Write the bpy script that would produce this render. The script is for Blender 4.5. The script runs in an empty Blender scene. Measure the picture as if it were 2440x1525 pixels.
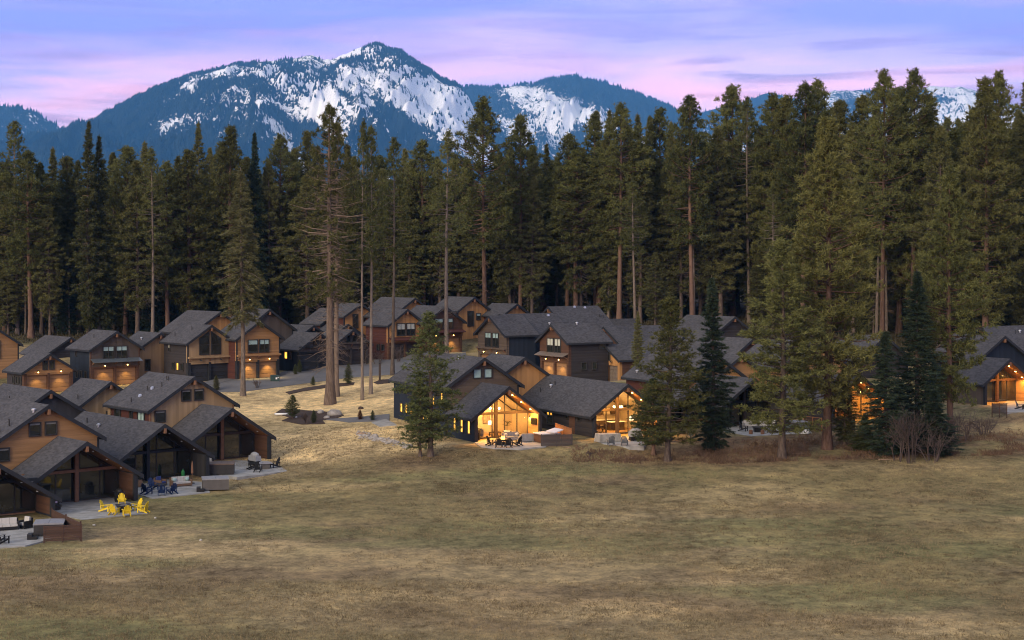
import bpy, bmesh, math, random
import numpy as np
from mathutils import Vector, Matrix

S = bpy.context.scene
COL = S.collection
random.seed(7)
RNG = np.random.default_rng(7)
R = math.radians

# ------------------------------------------------------------------ camera
F, CX, HY, CAMH = 3600.0, 1220.0, 640.0, 20.1      # focal length in photo pixels, image centre, horizon row, metres above the near lawn
cam_d = bpy.data.cameras.new('camera')
cam = bpy.data.objects.new('camera', cam_d)
COL.objects.link(cam)
cam.location = (0, 0, CAMH)
cam.rotation_euler = (R(90), 0, 0)
cam_d.sensor_width = 36.0
cam_d.lens = 36.0 * F / 2440.0
cam_d.shift_y = -(762.5 - HY) / 2440.0
cam_d.clip_start = 0.5
cam_d.clip_end = 60000
S.camera = cam

# ------------------------------------------------------------------ render
S.render.engine = 'CYCLES'
S.cycles.use_denoising = True
S.cycles.denoiser = 'OPENIMAGEDENOISE'
S.cycles.denoising_input_passes = 'RGB_ALBEDO_NORMAL'
S.cycles.filter_width = 1.1
S.cycles.max_bounces = 5
S.cycles.diffuse_bounces = 3
S.cycles.glossy_bounces = 2
S.cycles.transmission_bounces = 3
S.cycles.transparent_max_bounces = 8
S.cycles.volume_bounces = 0
S.cycles.caustics_reflective = False
S.cycles.caustics_refractive = False
S.cycles.sample_clamp_indirect = 4.0
S.view_settings.view_transform = 'Standard'
S.view_settings.look = 'None'
S.view_settings.exposure = 1.2
S.view_settings.gamma = 1.0
S.view_settings.use_curve_mapping = False

# ------------------------------------------------------------------ sun (low, broad dusk glow from behind the camera)
SUN_EL, SUN_AZ = 21.0, 211.0       # azimuth the light comes from, clockwise from +Y
SUN_STRENGTH, SUN_COLOR = 1.9, (1.0, 0.82, 0.58)
sd = bpy.data.lights.new('sun', 'SUN')
so = bpy.data.objects.new('sun', sd)
COL.objects.link(so)
sd.energy = SUN_STRENGTH
sd.color = SUN_COLOR
sd.angle = R(35)
_from = Vector((math.sin(R(SUN_AZ)) * math.cos(R(SUN_EL)), math.cos(R(SUN_AZ)) * math.cos(R(SUN_EL)), math.sin(R(SUN_EL))))
so.rotation_euler = (-_from).to_track_quat('-Z', 'Y').to_euler()

# ------------------------------------------------------------------ world: dusk sky, lilac to blue with thin streaked clouds
W = bpy.data.worlds.new('World')
S.world = W
W.use_nodes = True
wt = W.node_tree
wt.nodes.clear()
def WN(t, **k):
    n = wt.nodes.new(t)
    for a, b in k.items():
        setattr(n, a, b)
    return n
def ramp(tree, stops, interp='LINEAR'):
    n = tree.nodes.new('ShaderNodeValToRGB')
    n.color_ramp.interpolation = interp
    e = n.color_ramp.elements
    while len(e) > 1:
        e.remove(e[0])
    for i, (p, c) in enumerate(stops):
        el = e[0] if i == 0 else e.new(p)
        el.position = p
        el.color = (*c, 1) if len(c) == 3 else c
    return n
def mathn(tree, op, a, b=None, clamp=False):
    n = tree.nodes.new('ShaderNodeMath')
    n.operation = op
    n.use_clamp = clamp
    for i, v in enumerate((a, b)):
        if v is None:
            continue
        if isinstance(v, (int, float)):
            n.inputs[i].default_value = v
        else:
            tree.links.new(v, n.inputs[i])
    return n.outputs[0]
def mixc(tree, fac, a, b, mode='MIX'):
    n = tree.nodes.new('ShaderNodeMix')
    n.data_type = 'RGBA'
    n.blend_type = mode
    if isinstance(fac, (int, float)):
        n.inputs[0].default_value = fac
    else:
        tree.links.new(fac, n.inputs[0])
    for i, v in ((6, a), (7, b)):
        if isinstance(v, (tuple, list)):
            n.inputs[i].default_value = (*v, 1) if len(v) == 3 else v
        else:
            tree.links.new(v, n.inputs[i])
    return n.outputs[2]
tc = WN('ShaderNodeTexCoord')
sep = WN('ShaderNodeSeparateXYZ')
wt.links.new(tc.outputs['Generated'], sep.inputs[0])
# base gradient over elevation (sine of elevation)
SKY = [(0.0, (1.15, 0.70, 0.72)), (0.085, (1.15, 0.74, 0.84)), (0.112, (0.88, 0.58, 0.88)), (0.138, (0.64, 0.47, 0.84)),
       (0.172, (0.235, 0.25, 0.76)), (0.26, (0.20, 0.24, 0.54)), (0.5, (0.33, 0.335, 0.43)), (1.0, (0.37, 0.37, 0.42))]
# soft undulation of the bands
mp0 = WN('ShaderNodeMapping')
mp0.inputs['Scale'].default_value = (3.2, 3.2, 14.0)
wt.links.new(tc.outputs['Generated'], mp0.inputs[0])
nz0 = WN('ShaderNodeTexNoise')
nz0.inputs['Scale'].default_value = 1.0
nz0.inputs['Detail'].default_value = 4.0
wt.links.new(mp0.outputs[0], nz0.inputs['Vector'])
off = mathn(wt, 'MULTIPLY', mathn(wt, 'SUBTRACT', nz0.outputs['Fac'], 0.5), 0.11)
xx = mathn(wt, 'MULTIPLY', mathn(wt, 'MULTIPLY', sep.outputs[0], sep.outputs[0]), 0.28)
zz = mathn(wt, 'ADD', mathn(wt, 'ADD', sep.outputs[2], off), xx)
rp = ramp(wt, SKY)
wt.links.new(zz, rp.inputs[0])
# thin streak clouds, tilted
mp1 = WN('ShaderNodeMapping')
mp1.inputs['Rotation'].default_value = (0, R(-11), 0)
mp1.inputs['Scale'].default_value = (6.0, 6.0, 70.0)
wt.links.new(tc.outputs['Generated'], mp1.inputs[0])
nz1 = WN('ShaderNodeTexNoise')
nz1.inputs['Scale'].default_value = 1.0
nz1.inputs['Detail'].default_value = 6.0
nz1.inputs['Roughness'].default_value = 0.62
nz1.inputs['Distortion'].default_value = 1.0
wt.links.new(mp1.outputs[0], nz1.inputs['Vector'])
cl = ramp(wt, [(0.46, (0, 0, 0)), (0.60, (1, 1, 1))])
wt.links.new(nz1.outputs['Fac'], cl.inputs[0])
cfall = ramp(wt, [(0.05, (1, 1, 1)), (0.13, (0.75, 0.75, 0.75)), (0.2, (0.25, 0.25, 0.25)), (0.5, (0, 0, 0))])
wt.links.new(sep.outputs[2], cfall.inputs[0])
cmask = mathn(wt, 'MULTIPLY', cl.outputs[0], mathn(wt, 'MULTIPLY', cfall.outputs[0], 0.95))
ccol = ramp(wt, [(0.06, (0.20, 0.15, 0.36)), (0.10, (0.34, 0.20, 0.46)), (0.14, (0.28, 0.21, 0.52)), (0.2, (0.16, 0.18, 0.52))])
wt.links.new(sep.outputs[2], ccol.inputs[0])
skyc = mixc(wt, cmask, rp.outputs[0], ccol.outputs[0])
# rosy lit wisps close to the ridges
mp2 = WN('ShaderNodeMapping')
mp2.inputs['Location'].default_value = (3.1, 1.7, 0.4)
mp2.inputs['Rotation'].default_value = (0, R(12), 0)
mp2.inputs['Scale'].default_value = (5.0, 5.0, 40.0)
wt.links.new(tc.outputs['Generated'], mp2.inputs[0])
nz2 = WN('ShaderNodeTexNoise')
nz2.inputs['Scale'].default_value = 1.0
nz2.inputs['Detail'].default_value = 5.0
nz2.inputs['Distortion'].default_value = 0.5
wt.links.new(mp2.outputs[0], nz2.inputs['Vector'])
cl2 = ramp(wt, [(0.46, (0, 0, 0)), (0.64, (1, 1, 1))])
wt.links.new(nz2.outputs['Fac'], cl2.inputs[0])
f2 = ramp(wt, [(0.05, (0.9, 0.9, 0.9)), (0.115, (0.7, 0.7, 0.7)), (0.14, (0.2, 0.2, 0.2)), (0.22, (0, 0, 0))])
wt.links.new(sep.outputs[2], f2.inputs[0])
m2 = mathn(wt, 'MULTIPLY', cl2.outputs[0], mathn(wt, 'MULTIPLY', f2.outputs[0], 0.75))
skyc = mixc(wt, m2, skyc, (1.40, 0.62, 0.72))
nish = WN('ShaderNodeTexSky', sky_type='NISHITA')
nish.sun_disc = False
nish.sun_elevation = R(4.0)
nish.sun_rotation = R(SUN_AZ)
nish.dust_density = 1.5
bgN = WN('ShaderNodeBackground')
bgN.inputs[1].default_value = 0.012
wt.links.new(nish.outputs[0], bgN.inputs[0])
bgC = WN('ShaderNodeBackground')
bgC.inputs[1].default_value = 0.92
wt.links.new(skyc, bgC.inputs[0])
addw = WN('ShaderNodeAddShader')
wt.links.new(bgN.outputs[0], addw.inputs[0])
wt.links.new(bgC.outputs[0], addw.inputs[1])
wout = WN('ShaderNodeOutputWorld')
wt.links.new(addw.outputs[0], wout.inputs[0])

# ------------------------------------------------------------------ helpers
def V(*a):
    return Vector(a)
def sstep(a, b, x):
    t = np.clip((x - a) / (b - a), 0, 1)
    return t * t * (3 - 2 * t)
_perm = np.random.default_rng(3).random((256, 256))
def vnoise(x, y):
    xi = np.floor(x).astype(np.int64); yi = np.floor(y).astype(np.int64)
    fx = x - xi; fy = y - yi
    fx = fx * fx * (3 - 2 * fx); fy = fy * fy * (3 - 2 * fy)
    a = _perm[xi & 255, yi & 255]; b = _perm[(xi + 1) & 255, yi & 255]
    c = _perm[xi & 255, (yi + 1) & 255]; d = _perm[(xi + 1) & 255, (yi + 1) & 255]
    return (a * (1 - fx) + b * fx) * (1 - fy) + (c * (1 - fx) + d * fx) * fy
def fbm(x, y, o=4):
    s = 0; a = 0.5; t = 0
    for i in range(o):
        s = s + a * vnoise(x + 17.3 * i, y + 9.1 * i); t += a
        x = x * 2.03; y = y * 2.03; a *= 0.5
    return s / t
def terrain0(x, y):
    x = np.asarray(x, float); y = np.asarray(y, float)
    y0 = 155 - 27 * sstep(-30, -8, x)
    yy = np.minimum(y, 300) + np.where(y > 300, 20 * (1 - np.exp(-(y - 300).clip(0) / 20)), 0)
    k = 7.0
    r = k * np.logaddexp(0, (yy - y0) / k)
    z = 0.066 * r
    near = np.exp(-((y - 170) / 170) ** 2) * (np.abs(x) < 400)
    z = z + near * (fbm(x * 0.035 + 5, y * 0.035, 3) - 0.5) * 0.7 * sstep(0, 25, 140 - y + 0 * x) \
          + near * (fbm(x * 0.3, y * 0.3, 2) - 0.5) * 0.10
    return z
# level pads graded for the houses with patios: photo column and row of the porch peak, px per metre there, turn, half width, depth before and behind the gable
PADS = []
for pk, s_, th, hw, front, back in (((-3, 1104), 30.2, 41, 5.5, 4, 11), ((207.6, 1052), 28.2, 41, 5.5, 5, 18), ((393.2, 1010), 25.6, 41, 5.5, 5, 18), ((554, 972), 23.4, 41, 5.5, 5, 16),
        ((1213.7, 920.2), 22.7, 28, 7.0, 6.0, 9), ((1496.8, 914.6), 22.3, 28, 8.0, 7.5, 12), ((1799, 901), 21.0, 28, 7.0, 10.0, 10), ((2052, 893), 21.0, 28, 5.0, 2.5, 9), ((2407, 854.6), 19.6, 28, 7.5, 11.0, 9),
        ((504.8, 774), 16.7, 41, 4.5, 5, 8), ((620.5, 764), 16.5, 41, 4.5, 5, 8), ((763.4, 793), 15.9, 41, 4.5, 4, 7), ((842, 785), 15.6, 41, 4.5, 4, 7), ((971.7, 736.3), 15.2, 41, 4.5, 4, 7), ((1062, 729), 15.0, 41, 4.5, 4, 7),
        ((120, 842), 17.6, 41, 4.5, 4, 7), ((279, 788.5), 17.0, 41, 4.5, 4, 8), ((1312.8, 772), 17.1, -57, 4.5, 4, 8), ((1439, 820), 17.0, -55, 4.0, 4, 8), ((1165, 752), 16.4, -57, 4.5, 4, 8)):
    X_, Y_ = (pk[0] - CX) / s_, F / s_
    PADS.append((X_, Y_, math.sin(R(th)), math.cos(R(th)), hw, front, back, float(terrain0(np.array([X_]), np.array([Y_]))[0])))
for i_, z_ in ((6, 2.12), (13, 5.87), (14, 6.62), (17, 4.62), (18, 4.12), (19, 5.12)):      # these are cut a little into the slope
    PADS[i_] = PADS[i_][:7] + (z_,)
def terrain(x, y):
    z = terrain0(x, y); x = np.asarray(x, float); y = np.asarray(y, float)
    for X_, Y_, sn, cs, hw, fr, bk, zp in PADS:
        dx = x - X_; dy = y - Y_; u = dx * cs + dy * sn; v = -dx * sn + dy * cs
        d = np.hypot(np.maximum(np.abs(u) - hw, 0), np.maximum(np.maximum(-v - fr, v - bk), 0))
        w = 1 - sstep(0, 3.5, d)
        z = z * (1 - w) + zp * w
    return z
def tz(x, y):
    return float(terrain(np.array([x]), np.array([y]))[0])
def ground(px, py):
    """the point of the lawn that shows at this place of the photograph"""
    lo, hi = 40.0, 700.0
    g = lambda d: CAMH - (py - HY) / F * d - tz((px - CX) / F * d, d)
    for _ in range(40):
        m = 0.5 * (lo + hi)
        if g(m) > 0: lo = m
        else: hi = m
    d = 0.5 * (lo + hi); x = (px - CX) / F * d
    return Vector((x, d, tz(x, d)))
def pt(px, py, s):
    return Vector(((px - CX) / s, F / s, CAMH - (py - HY) / s))

def clip_poly(poly, n, d):
    """keep the part of a 2-D polygon with n.p <= d"""
    out = []
    for i in range(len(poly)):
        a, b = poly[i], poly[(i + 1) % len(poly)]
        da = n[0] * a[0] + n[1] * a[1] - d; db = n[0] * b[0] + n[1] * b[1] - d
        if da <= 0: out.append(a)
        if (da < 0 < db) or (db < 0 < da):
            t = da / (da - db); out.append((a[0] + (b[0] - a[0]) * t, a[1] + (b[1] - a[1]) * t))
    return out

class MB:
    def __init__(s): s.v = []; s.f = []
    def hexa(s, p):
        o = len(s.v); s.v += [tuple(q) for q in p]
        s.f += [tuple(o + i for i in q) for q in ((0,3,2,1),(4,5,6,7),(0,1,5,4),(1,2,6,5),(2,3,7,6),(3,0,4,7))]
        return s
    def box(s, x0, x1, y0, y1, z0, z1):
        if x0 > x1: x0, x1 = x1, x0
        if y0 > y1: y0, y1 = y1, y0
        if z0 > z1: z0, z1 = z1, z0
        return s.hexa([(x0,y0,z0),(x1,y0,z0),(x1,y1,z0),(x0,y1,z0),(x0,y0,z1),(x1,y0,z1),(x1,y1,z1),(x0,y1,z1)])
    def bar(s, p, q, w, h, up=(0, 0, 1)):
        p = Vector(p); q = Vector(q); d = (q - p).normalized(); u = Vector(up)
        if abs(d.dot(u)) > 0.98: u = Vector((0, 1, 0))
        a = d.cross(u).normalized() * (w / 2); b = a.cross(d).normalized() * (h / 2)
        return s.hexa([p-a-b, p+a-b, p+a+b, p-a+b, q-a-b, q+a-b, q+a+b, q-a+b])
    def prism(s, poly, vec):
        o = len(s.v); n = len(poly); vec = Vector(vec)
        s.v += [tuple(p) for p in poly] + [tuple(Vector(p) + vec) for p in poly]
        s.f.append(tuple(o + i for i in range(n))); s.f.append(tuple(o + n + i for i in reversed(range(n))))
        for i in range(n):
            j = (i + 1) % n; s.f.append((o + i, o + n + i, o + n + j, o + j))
        return s
    def tube(s, p, q, r0, r1, n=6, cap=True):
        p = Vector(p); q = Vector(q); d = (q - p).normalized(); u = Vector((0, 0, 1)) if abs(d.z) < 0.9 else Vector((1, 0, 0))
        a = d.cross(u).normalized(); b = a.cross(d)
        o = len(s.v)
        for c, r in ((p, r0), (q, r1)):
            for i in range(n):
                t = 2 * math.pi * i / n; s.v.append(tuple(c + a * (r * math.cos(t)) + b * (r * math.sin(t))))
        for i in range(n):
            j = (i + 1) % n; s.f.append((o + i, o + j, o + n + j, o + n + i))
        if cap: s.f.append(tuple(o + i for i in reversed(range(n)))); s.f.append(tuple(o + n + i for i in range(n)))
        return s
    def lathe(s, prof, n=10, c=(0, 0, 0)):
        o = len(s.v)
        for r, z in prof:
            for i in range(n):
                t = 2 * math.pi * i / n; s.v.append((c[0] + r * math.cos(t), c[1] + r * math.sin(t), c[2] + z))
        for k in range(len(prof) - 1):
            for i in range(n):
                j = (i + 1) % n; s.f.append((o + k*n + i, o + k*n + j, o + (k+1)*n + j, o + (k+1)*n + i))
        s.f.append(tuple(o + i for i in reversed(range(n)))); s.f.append(tuple(o + (len(prof)-1)*n + i for i in range(n)))
        return s
    def blob(s, c, r, seed=0, n=8, m=6, rough=0.25):
        rg = random.Random(seed); o = len(s.v)
        for k in range(m + 1):
            ph = math.pi * k / m
            for i in range(n):
                t = 2 * math.pi * i / n; q = 1 + (rg.random() - 0.5) * 2 * rough
                if k in (0, m): q = 1
                s.v.append((c[0] + r[0]*q*math.sin(ph)*math.cos(t), c[1] + r[1]*q*math.sin(ph)*math.sin(t), c[2] + r[2]*q*math.cos(ph)))
        for k in range(m):
            for i in range(n):
                j = (i + 1) % n; s.f.append((o + k*n + i, o + (k+1)*n + i, o + (k+1)*n + j, o + k*n + j))
        return s
    def build(s, name, m, parent=None, smooth=False, fix=True):
        me = bpy.data.meshes.new(name); me.from_pydata(s.v, [], s.f)
        if fix:
            bm = bmesh.new(); bm.from_mesh(me); bmesh.ops.recalc_face_normals(bm, faces=bm.faces); bm.to_mesh(me); bm.free()
        if smooth: me.polygons.foreach_set('use_smooth', [True] * len(me.polygons))
        me.materials.append(M[m] if isinstance(m, str) else m)
        return link(name, me, parent)
def link(name, me, parent=None):
    o = bpy.data.objects.new(name, me); COL.objects.link(o)
    if parent is not None: o.parent = parent
    return o
def tris_mesh(name, verts, faces, m, k=3, smooth=False):
    """numpy verts (N,3) and faces (M,k) to a mesh"""
    me = bpy.data.meshes.new(name)
    verts = np.ascontiguousarray(verts, np.float32); faces = np.ascontiguousarray(faces, np.int32)
    me.vertices.add(len(verts)); me.vertices.foreach_set('co', verts.ravel())
    me.loops.add(faces.size); me.loops.foreach_set('vertex_index', faces.ravel())
    me.polygons.add(len(faces)); me.polygons.foreach_set('loop_start', np.arange(0, faces.size, k, dtype=np.int32))
    me.update(calc_edges=True)
    if smooth: me.polygons.foreach_set('use_smooth', np.ones(len(faces), bool))
    me.materials.append(M[m] if isinstance(m, str) else m)
    return me
def set_color(me, cols):
    a = me.color_attributes.new('Col', 'FLOAT_COLOR', 'POINT')
    c = np.ones((len(cols), 4), np.float32); c[:, :cols.shape[1]] = cols
    a.data.foreach_set('color', c.ravel())
def tag(o, label, cat, group=None, kind=None):
    o['label'] = label; o['category'] = cat
    if group: o['group'] = group
    if kind: o['kind'] = kind
    return o
def empty(name, loc, rz=0.0):
    o = bpy.data.objects.new(name, None); COL.objects.link(o); o.location = loc; o.rotation_euler = (0, 0, rz); o.empty_display_size = 0.3
    return o
def copy_tree(o, parent=None):
    c = o.copy(); COL.objects.link(c); c.parent = parent
    for ch in list(o.children): copy_tree(ch, c)
    return c
def lamp(name, kind, loc, watts, parent=None, color=(1.0, 0.44, 0.075), radius=0.06, **k):
    d = bpy.data.lights.new(name, kind); d.energy = watts; d.color = color
    if kind in ('POINT', 'SPOT'): d.shadow_soft_size = radius
    for a, b in k.items(): setattr(d, a, b)
    o = bpy.data.objects.new(name, d); COL.objects.link(o); o.location = loc
    if parent is not None: o.parent = parent
    return o
# ------------------------------------------------------------------ materials
M = {}
def newmat(name):
    m = bpy.data.materials.new(name); m.use_nodes = True; t = m.node_tree
    M[name] = m
    return m, t, t.nodes['Principled BSDF']
def noise(t, scale, detail=3.0, coord='Object', vec=None, sc=None, rough=0.5):
    n = t.nodes.new('ShaderNodeTexNoise'); n.inputs['Scale'].default_value = scale; n.inputs['Detail'].default_value = detail
    n.inputs['Roughness'].default_value = rough
    if vec is None:
        c = t.nodes.new('ShaderNodeTexCoord'); vec = c.outputs[coord]
    if sc:
        mp = t.nodes.new('ShaderNodeMapping'); mp.inputs['Scale'].default_value = sc; t.links.new(vec, mp.inputs[0]); vec = mp.outputs[0]
    t.links.new(vec, n.inputs['Vector'])
    return n.outputs['Fac']
def bump(t, p, h, strength=0.4, dist=0.02):
    b = t.nodes.new('ShaderNodeBump'); b.inputs['Strength'].default_value = strength; b.inputs['Distance'].default_value = dist
    t.links.new(h, b.inputs['Height']); t.links.new(b.outputs[0], p.inputs['Normal'])
def plain(name, col, rough=0.7, var=0.18, scale=3.0, spec=0.25, metal=0.0, bmp=0.0):
    m, t, p = newmat(name)
    p.inputs['Roughness'].default_value = rough; p.inputs['Specular IOR Level'].default_value = spec; p.inputs['Metallic'].default_value = metal
    f = noise(t, scale, 5.0)
    r = ramp(t, [(0.3, tuple(c * (1 - var) for c in col)), (0.7, tuple(min(1, c * (1 + var)) for c in col))])
    t.links.new(f, r.inputs[0]); t.links.new(r.outputs[0], p.inputs['Base Color'])
    if bmp: bump(t, p, noise(t, scale * 8, 3.0), bmp)
    return m
def siding(name, col, vertical=False, pitch=0.2, var=0.22, grain=True, gap=0.45):
    """boards: each board a slightly different tone, a shadow gap between them as real relief"""
    m, t, p = newmat(name)
    p.inputs['Roughness'].default_value = 0.75; p.inputs['Specular IOR Level'].default_value = 0.2
    c = t.nodes.new('ShaderNodeTexCoord'); s = t.nodes.new('ShaderNodeSeparateXYZ'); t.links.new(c.outputs['Object'], s.inputs[0])
    u = mathn(t, 'ADD', s.outputs[0], s.outputs[1]) if vertical else s.outputs[2]
    q = mathn(t, 'DIVIDE', u, pitch)
    fl = mathn(t, 'FLOOR', q); fr = mathn(t, 'FRACT', q)
    wn = t.nodes.new('ShaderNodeTexWhiteNoise'); wn.noise_dimensions = '1D'; t.links.new(fl, wn.inputs['W'])
    g = noise(t, 1.0, 5.0, sc=(2, 2, 0.35) if vertical else (0.5, 0.5, 9.0))
    v = mathn(t, 'ADD', mathn(t, 'MULTIPLY', wn.outputs[0], 0.5), mathn(t, 'MULTIPLY', g, 0.7))
    r = ramp(t, [(0.25, tuple(k * (1 - var) for k in col)), (0.95, tuple(min(1, k * (1 + var)) for k in col))])
    t.links.new(v, r.inputs[0])
    t.links.new(r.outputs[0], p.inputs['Base Color'])
    edge = mathn(t, 'GREATER_THAN', fr, 0.9)
    h = mathn(t, 'SUBTRACT', mathn(t, 'MULTIPLY', fr, -0.6 if not vertical else 0.0), edge)
    bump(t, p, h, gap, 0.03)
    return m
def shingle(name, col):
    m, t, p = newmat(name)
    p.inputs['Roughness'].default_value = 0.9; p.inputs['Specular IOR Level'].default_value = 0.15
    c = t.nodes.new('ShaderNodeTexCoord'); s = t.nodes.new('ShaderNodeSeparateXYZ'); t.links.new(c.outputs['Object'], s.inputs[0])
    row = mathn(t, 'FLOOR', mathn(t, 'DIVIDE', s.outputs[2], 0.09))
    shift = mathn(t, 'MULTIPLY', row, 0.37)
    colu = mathn(t, 'FLOOR', mathn(t, 'DIVIDE', mathn(t, 'ADD', s.outputs[1], shift), 0.32))
    cmb = t.nodes.new('ShaderNodeCombineXYZ'); t.links.new(row, cmb.inputs[0]); t.links.new(colu, cmb.inputs[1])
    wn = t.nodes.new('ShaderNodeTexWhiteNoise'); wn.noise_dimensions = '2D'; t.links.new(cmb.outputs[0], wn.inputs['Vector'])
    big = noise(t, 0.35, 4.0); mid = noise(t, 2.2, 4.0)
    v = mathn(t, 'ADD', mathn(t, 'MULTIPLY', wn.outputs[0], 0.40), mathn(t, 'ADD', mathn(t, 'MULTIPLY', big, 0.5), mathn(t, 'MULTIPLY', mid, 0.25)))
    r = ramp(t, [(0.25, tuple(k * 0.62 for k in col)), (0.85, tuple(k * 1.35 for k in col))])
    t.links.new(v, r.inputs[0]); t.links.new(r.outputs[0], p.inputs['Base Color'])
    bump(t, p, mathn(t, 'ADD', mathn(t, 'FRACT', mathn(t, 'DIVIDE', s.outputs[2], 0.09)), wn.outputs[0]), 0.5, 0.02)
    return m
def emit(name, col, strength, var=0.0, scale=2.0):
    m, t, p = newmat(name)
    p.inputs['Base Color'].default_value = (0.05, 0.04, 0.03, 1)
    p.inputs['Emission Strength'].default_value = strength
    if var:
        f = noise(t, scale, 3.0)
        r = ramp(t, [(0.35, tuple(k * (1 - var) for k in col)), (0.65, col)])
        t.links.new(f, r.inputs[0]); t.links.new(r.outputs[0], p.inputs['Emission Color'])
    else: p.inputs['Emission Color'].default_value = (*col, 1)
    return m
def foliage(name, lo, hi, scale=0.45, rnd=0.35, litter=0.0):
    m, t, p = newmat(name)
    p.inputs['Roughness'].default_value = 0.85; p.inputs['Specular IOR Level'].default_value = 0.12
    f = noise(t, scale, 4.0)
    oi = t.nodes.new('ShaderNodeObjectInfo')
    v = mathn(t, 'ADD', mathn(t, 'MULTIPLY', mathn(t, 'SUBTRACT', f, 0.5), 1.5), mathn(t, 'ADD', 0.5 - rnd / 2, mathn(t, 'MULTIPLY', oi.outputs['Random'], rnd)))
    geo = t.nodes.new('ShaderNodeNewGeometry')
    v2 = mathn(t, 'ADD', v, mathn(t, 'MULTIPLY', mathn(t, 'SUBTRACT', geo.outputs['Random Per Island'], 0.5), 0.6))
    r = ramp(t, [(0.1, lo), (0.9, hi)])
    t.links.new(v2, r.inputs[0]); t.links.new(r.outputs[0], p.inputs['Base Color'])
    tl = t.nodes.new('ShaderNodeBsdfTranslucent'); t.links.new(r.outputs[0], tl.inputs[0])
    ms = t.nodes.new('ShaderNodeMixShader'); ms.inputs[0].default_value = 0.32
    t.links.new(p.outputs[0], ms.inputs[1]); t.links.new(tl.outputs[0], ms.inputs[2]); t.links.new(ms.outputs[0], t.nodes['Material Output'].inputs[0])
    return m
def bark(name, lo, hi):
    m, t, p = newmat(name)
    p.inputs['Roughness'].default_value = 0.95; p.inputs['Specular IOR Level'].default_value = 0.1
    f = noise(t, 1.0, 5.0, sc=(5, 5, 0.9), rough=0.7)
    oi = t.nodes.new('ShaderNodeObjectInfo')
    v = mathn(t, 'ADD', f, mathn(t, 'MULTIPLY', mathn(t, 'SUBTRACT', oi.outputs['Random'], 0.5), 0.35))
    r = ramp(t, [(0.3, lo), (0.72, hi)])
    t.links.new(v, r.inputs[0]); t.links.new(r.outputs[0], p.inputs['Base Color'])
    bump(t, p, f, 0.7, 0.06)
    return m

shingle('shingle', (0.060, 0.059, 0.064))
shingle('shingle_grey', (0.072, 0.071, 0.074))
plain('charcoal', (0.020, 0.022, 0.026), 0.6)
plain('fascia', (0.022, 0.024, 0.029), 0.6)
siding('navy', (0.016, 0.022, 0.034), True, 0.4)
siding('blackbrown', (0.034, 0.030, 0.031), False, 0.2)
siding('darkgrey', (0.040, 0.039, 0.041), True, 0.4)
siding('greybrown', (0.085, 0.068, 0.056), True, 0.4)
siding('taupe', (0.105, 0.078, 0.058), False, 0.2)
siding('redbrown', (0.070, 0.026, 0.020), False, 0.2)
siding('cedar', (0.300, 0.168, 0.075), False, 0.2)
siding('cedar_v', (0.370, 0.195, 0.075), True, 0.32)
siding('tan_v', (0.290, 0.200, 0.110), True, 0.32)
siding('wood_dark', (0.082, 0.043, 0.027), False, 0.16)
siding('garage_brown', (0.045, 0.037, 0.034), False, 0.55, gap=0.6)
siding('garage_wood', (0.230, 0.130, 0.066), False, 0.55, gap=0.6)
siding('garage_dark', (0.030, 0.031, 0.034), False, 0.55, gap=0.6)
siding('soffit_wood', (0.190, 0.095, 0.045), True, 0.15)
siding('soffit_dark', (0.050, 0.036, 0.028), True, 0.15)
siding('slat_brown', (0.062, 0.036, 0.026), False, 0.14)
siding('slat_orange', (0.260, 0.110, 0.042), False, 0.14)
siding('slat_grey', (0.050, 0.042, 0.040), False, 0.14)
plain('post_wood', (0.190, 0.098, 0.055), 0.7)
plain('beam_dark', (0.050, 0.036, 0.028), 0.7)
plain('metal_awning', (0.16, 0.19, 0.21), 0.35, metal=0.6)
plain('metal_tan', (0.20, 0.16, 0.13), 0.45, metal=0.3)
plain('metal_light', (0.55, 0.57, 0.60), 0.35, metal=0.7)
plain('metal_dark', (0.025, 0.025, 0.027), 0.5)
plain('frame_black', (0.038, 0.035, 0.033), 0.45)
plain('concrete', (0.25, 0.25, 0.24), 0.9, 0.28, 1.2)
plain('footing', (0.22, 0.21, 0.19), 0.95)
plain('cream', (0.58, 0.46, 0.32), 0.8, 0.06)
plain('floor_wood', (0.34, 0.19, 0.09), 0.5)
plain('white', (0.74, 0.74, 0.72), 0.6, 0.06)
plain('fabric_white', (0.40, 0.39, 0.37), 0.9, 0.1)
plain('fabric_grey', (0.20, 0.20, 0.21), 0.9, 0.15)
plain('fabric_blue', (0.05, 0.07, 0.19), 0.9, 0.15)
plain('fabric_lilac', (0.42, 0.32, 0.40), 0.9, 0.1)
plain('wicker', (0.16, 0.10, 0.065), 0.9, 0.25, 20)
plain('stone_pale', (0.40, 0.38, 0.34), 0.9, 0.2)
plain('wicker_dark', (0.030, 0.026, 0.024), 0.9, 0.25, 20)
plain('yellow', (0.66, 0.47, 0.02), 0.55, 0.06)
plain('navy_plastic', (0.012, 0.028, 0.085), 0.5, 0.1)
plain('black_plastic', (0.013, 0.013, 0.014), 0.5, 0.1)
plain('grey_plastic', (0.085, 0.095, 0.11), 0.55, 0.1)
plain('teal_dark', (0.012, 0.05, 0.045), 0.5, 0.1)
plain('green_plastic', (0.02, 0.16, 0.045), 0.5, 0.1)
plain('tub_grey', (0.085, 0.080, 0.075), 0.6, 0.12)
plain('tub_dark', (0.030, 0.028, 0.028), 0.6, 0.12)
plain('tub_sage', (0.13, 0.16, 0.14), 0.6, 0.08)
plain('tub_cover', (0.20, 0.20, 0.21), 0.5, 0.12)
plain('tub_cover_brown', (0.105, 0.075, 0.06), 0.55, 0.12)
plain('tub_cover_white', (0.52, 0.52, 0.56), 0.5, 0.05)
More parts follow.
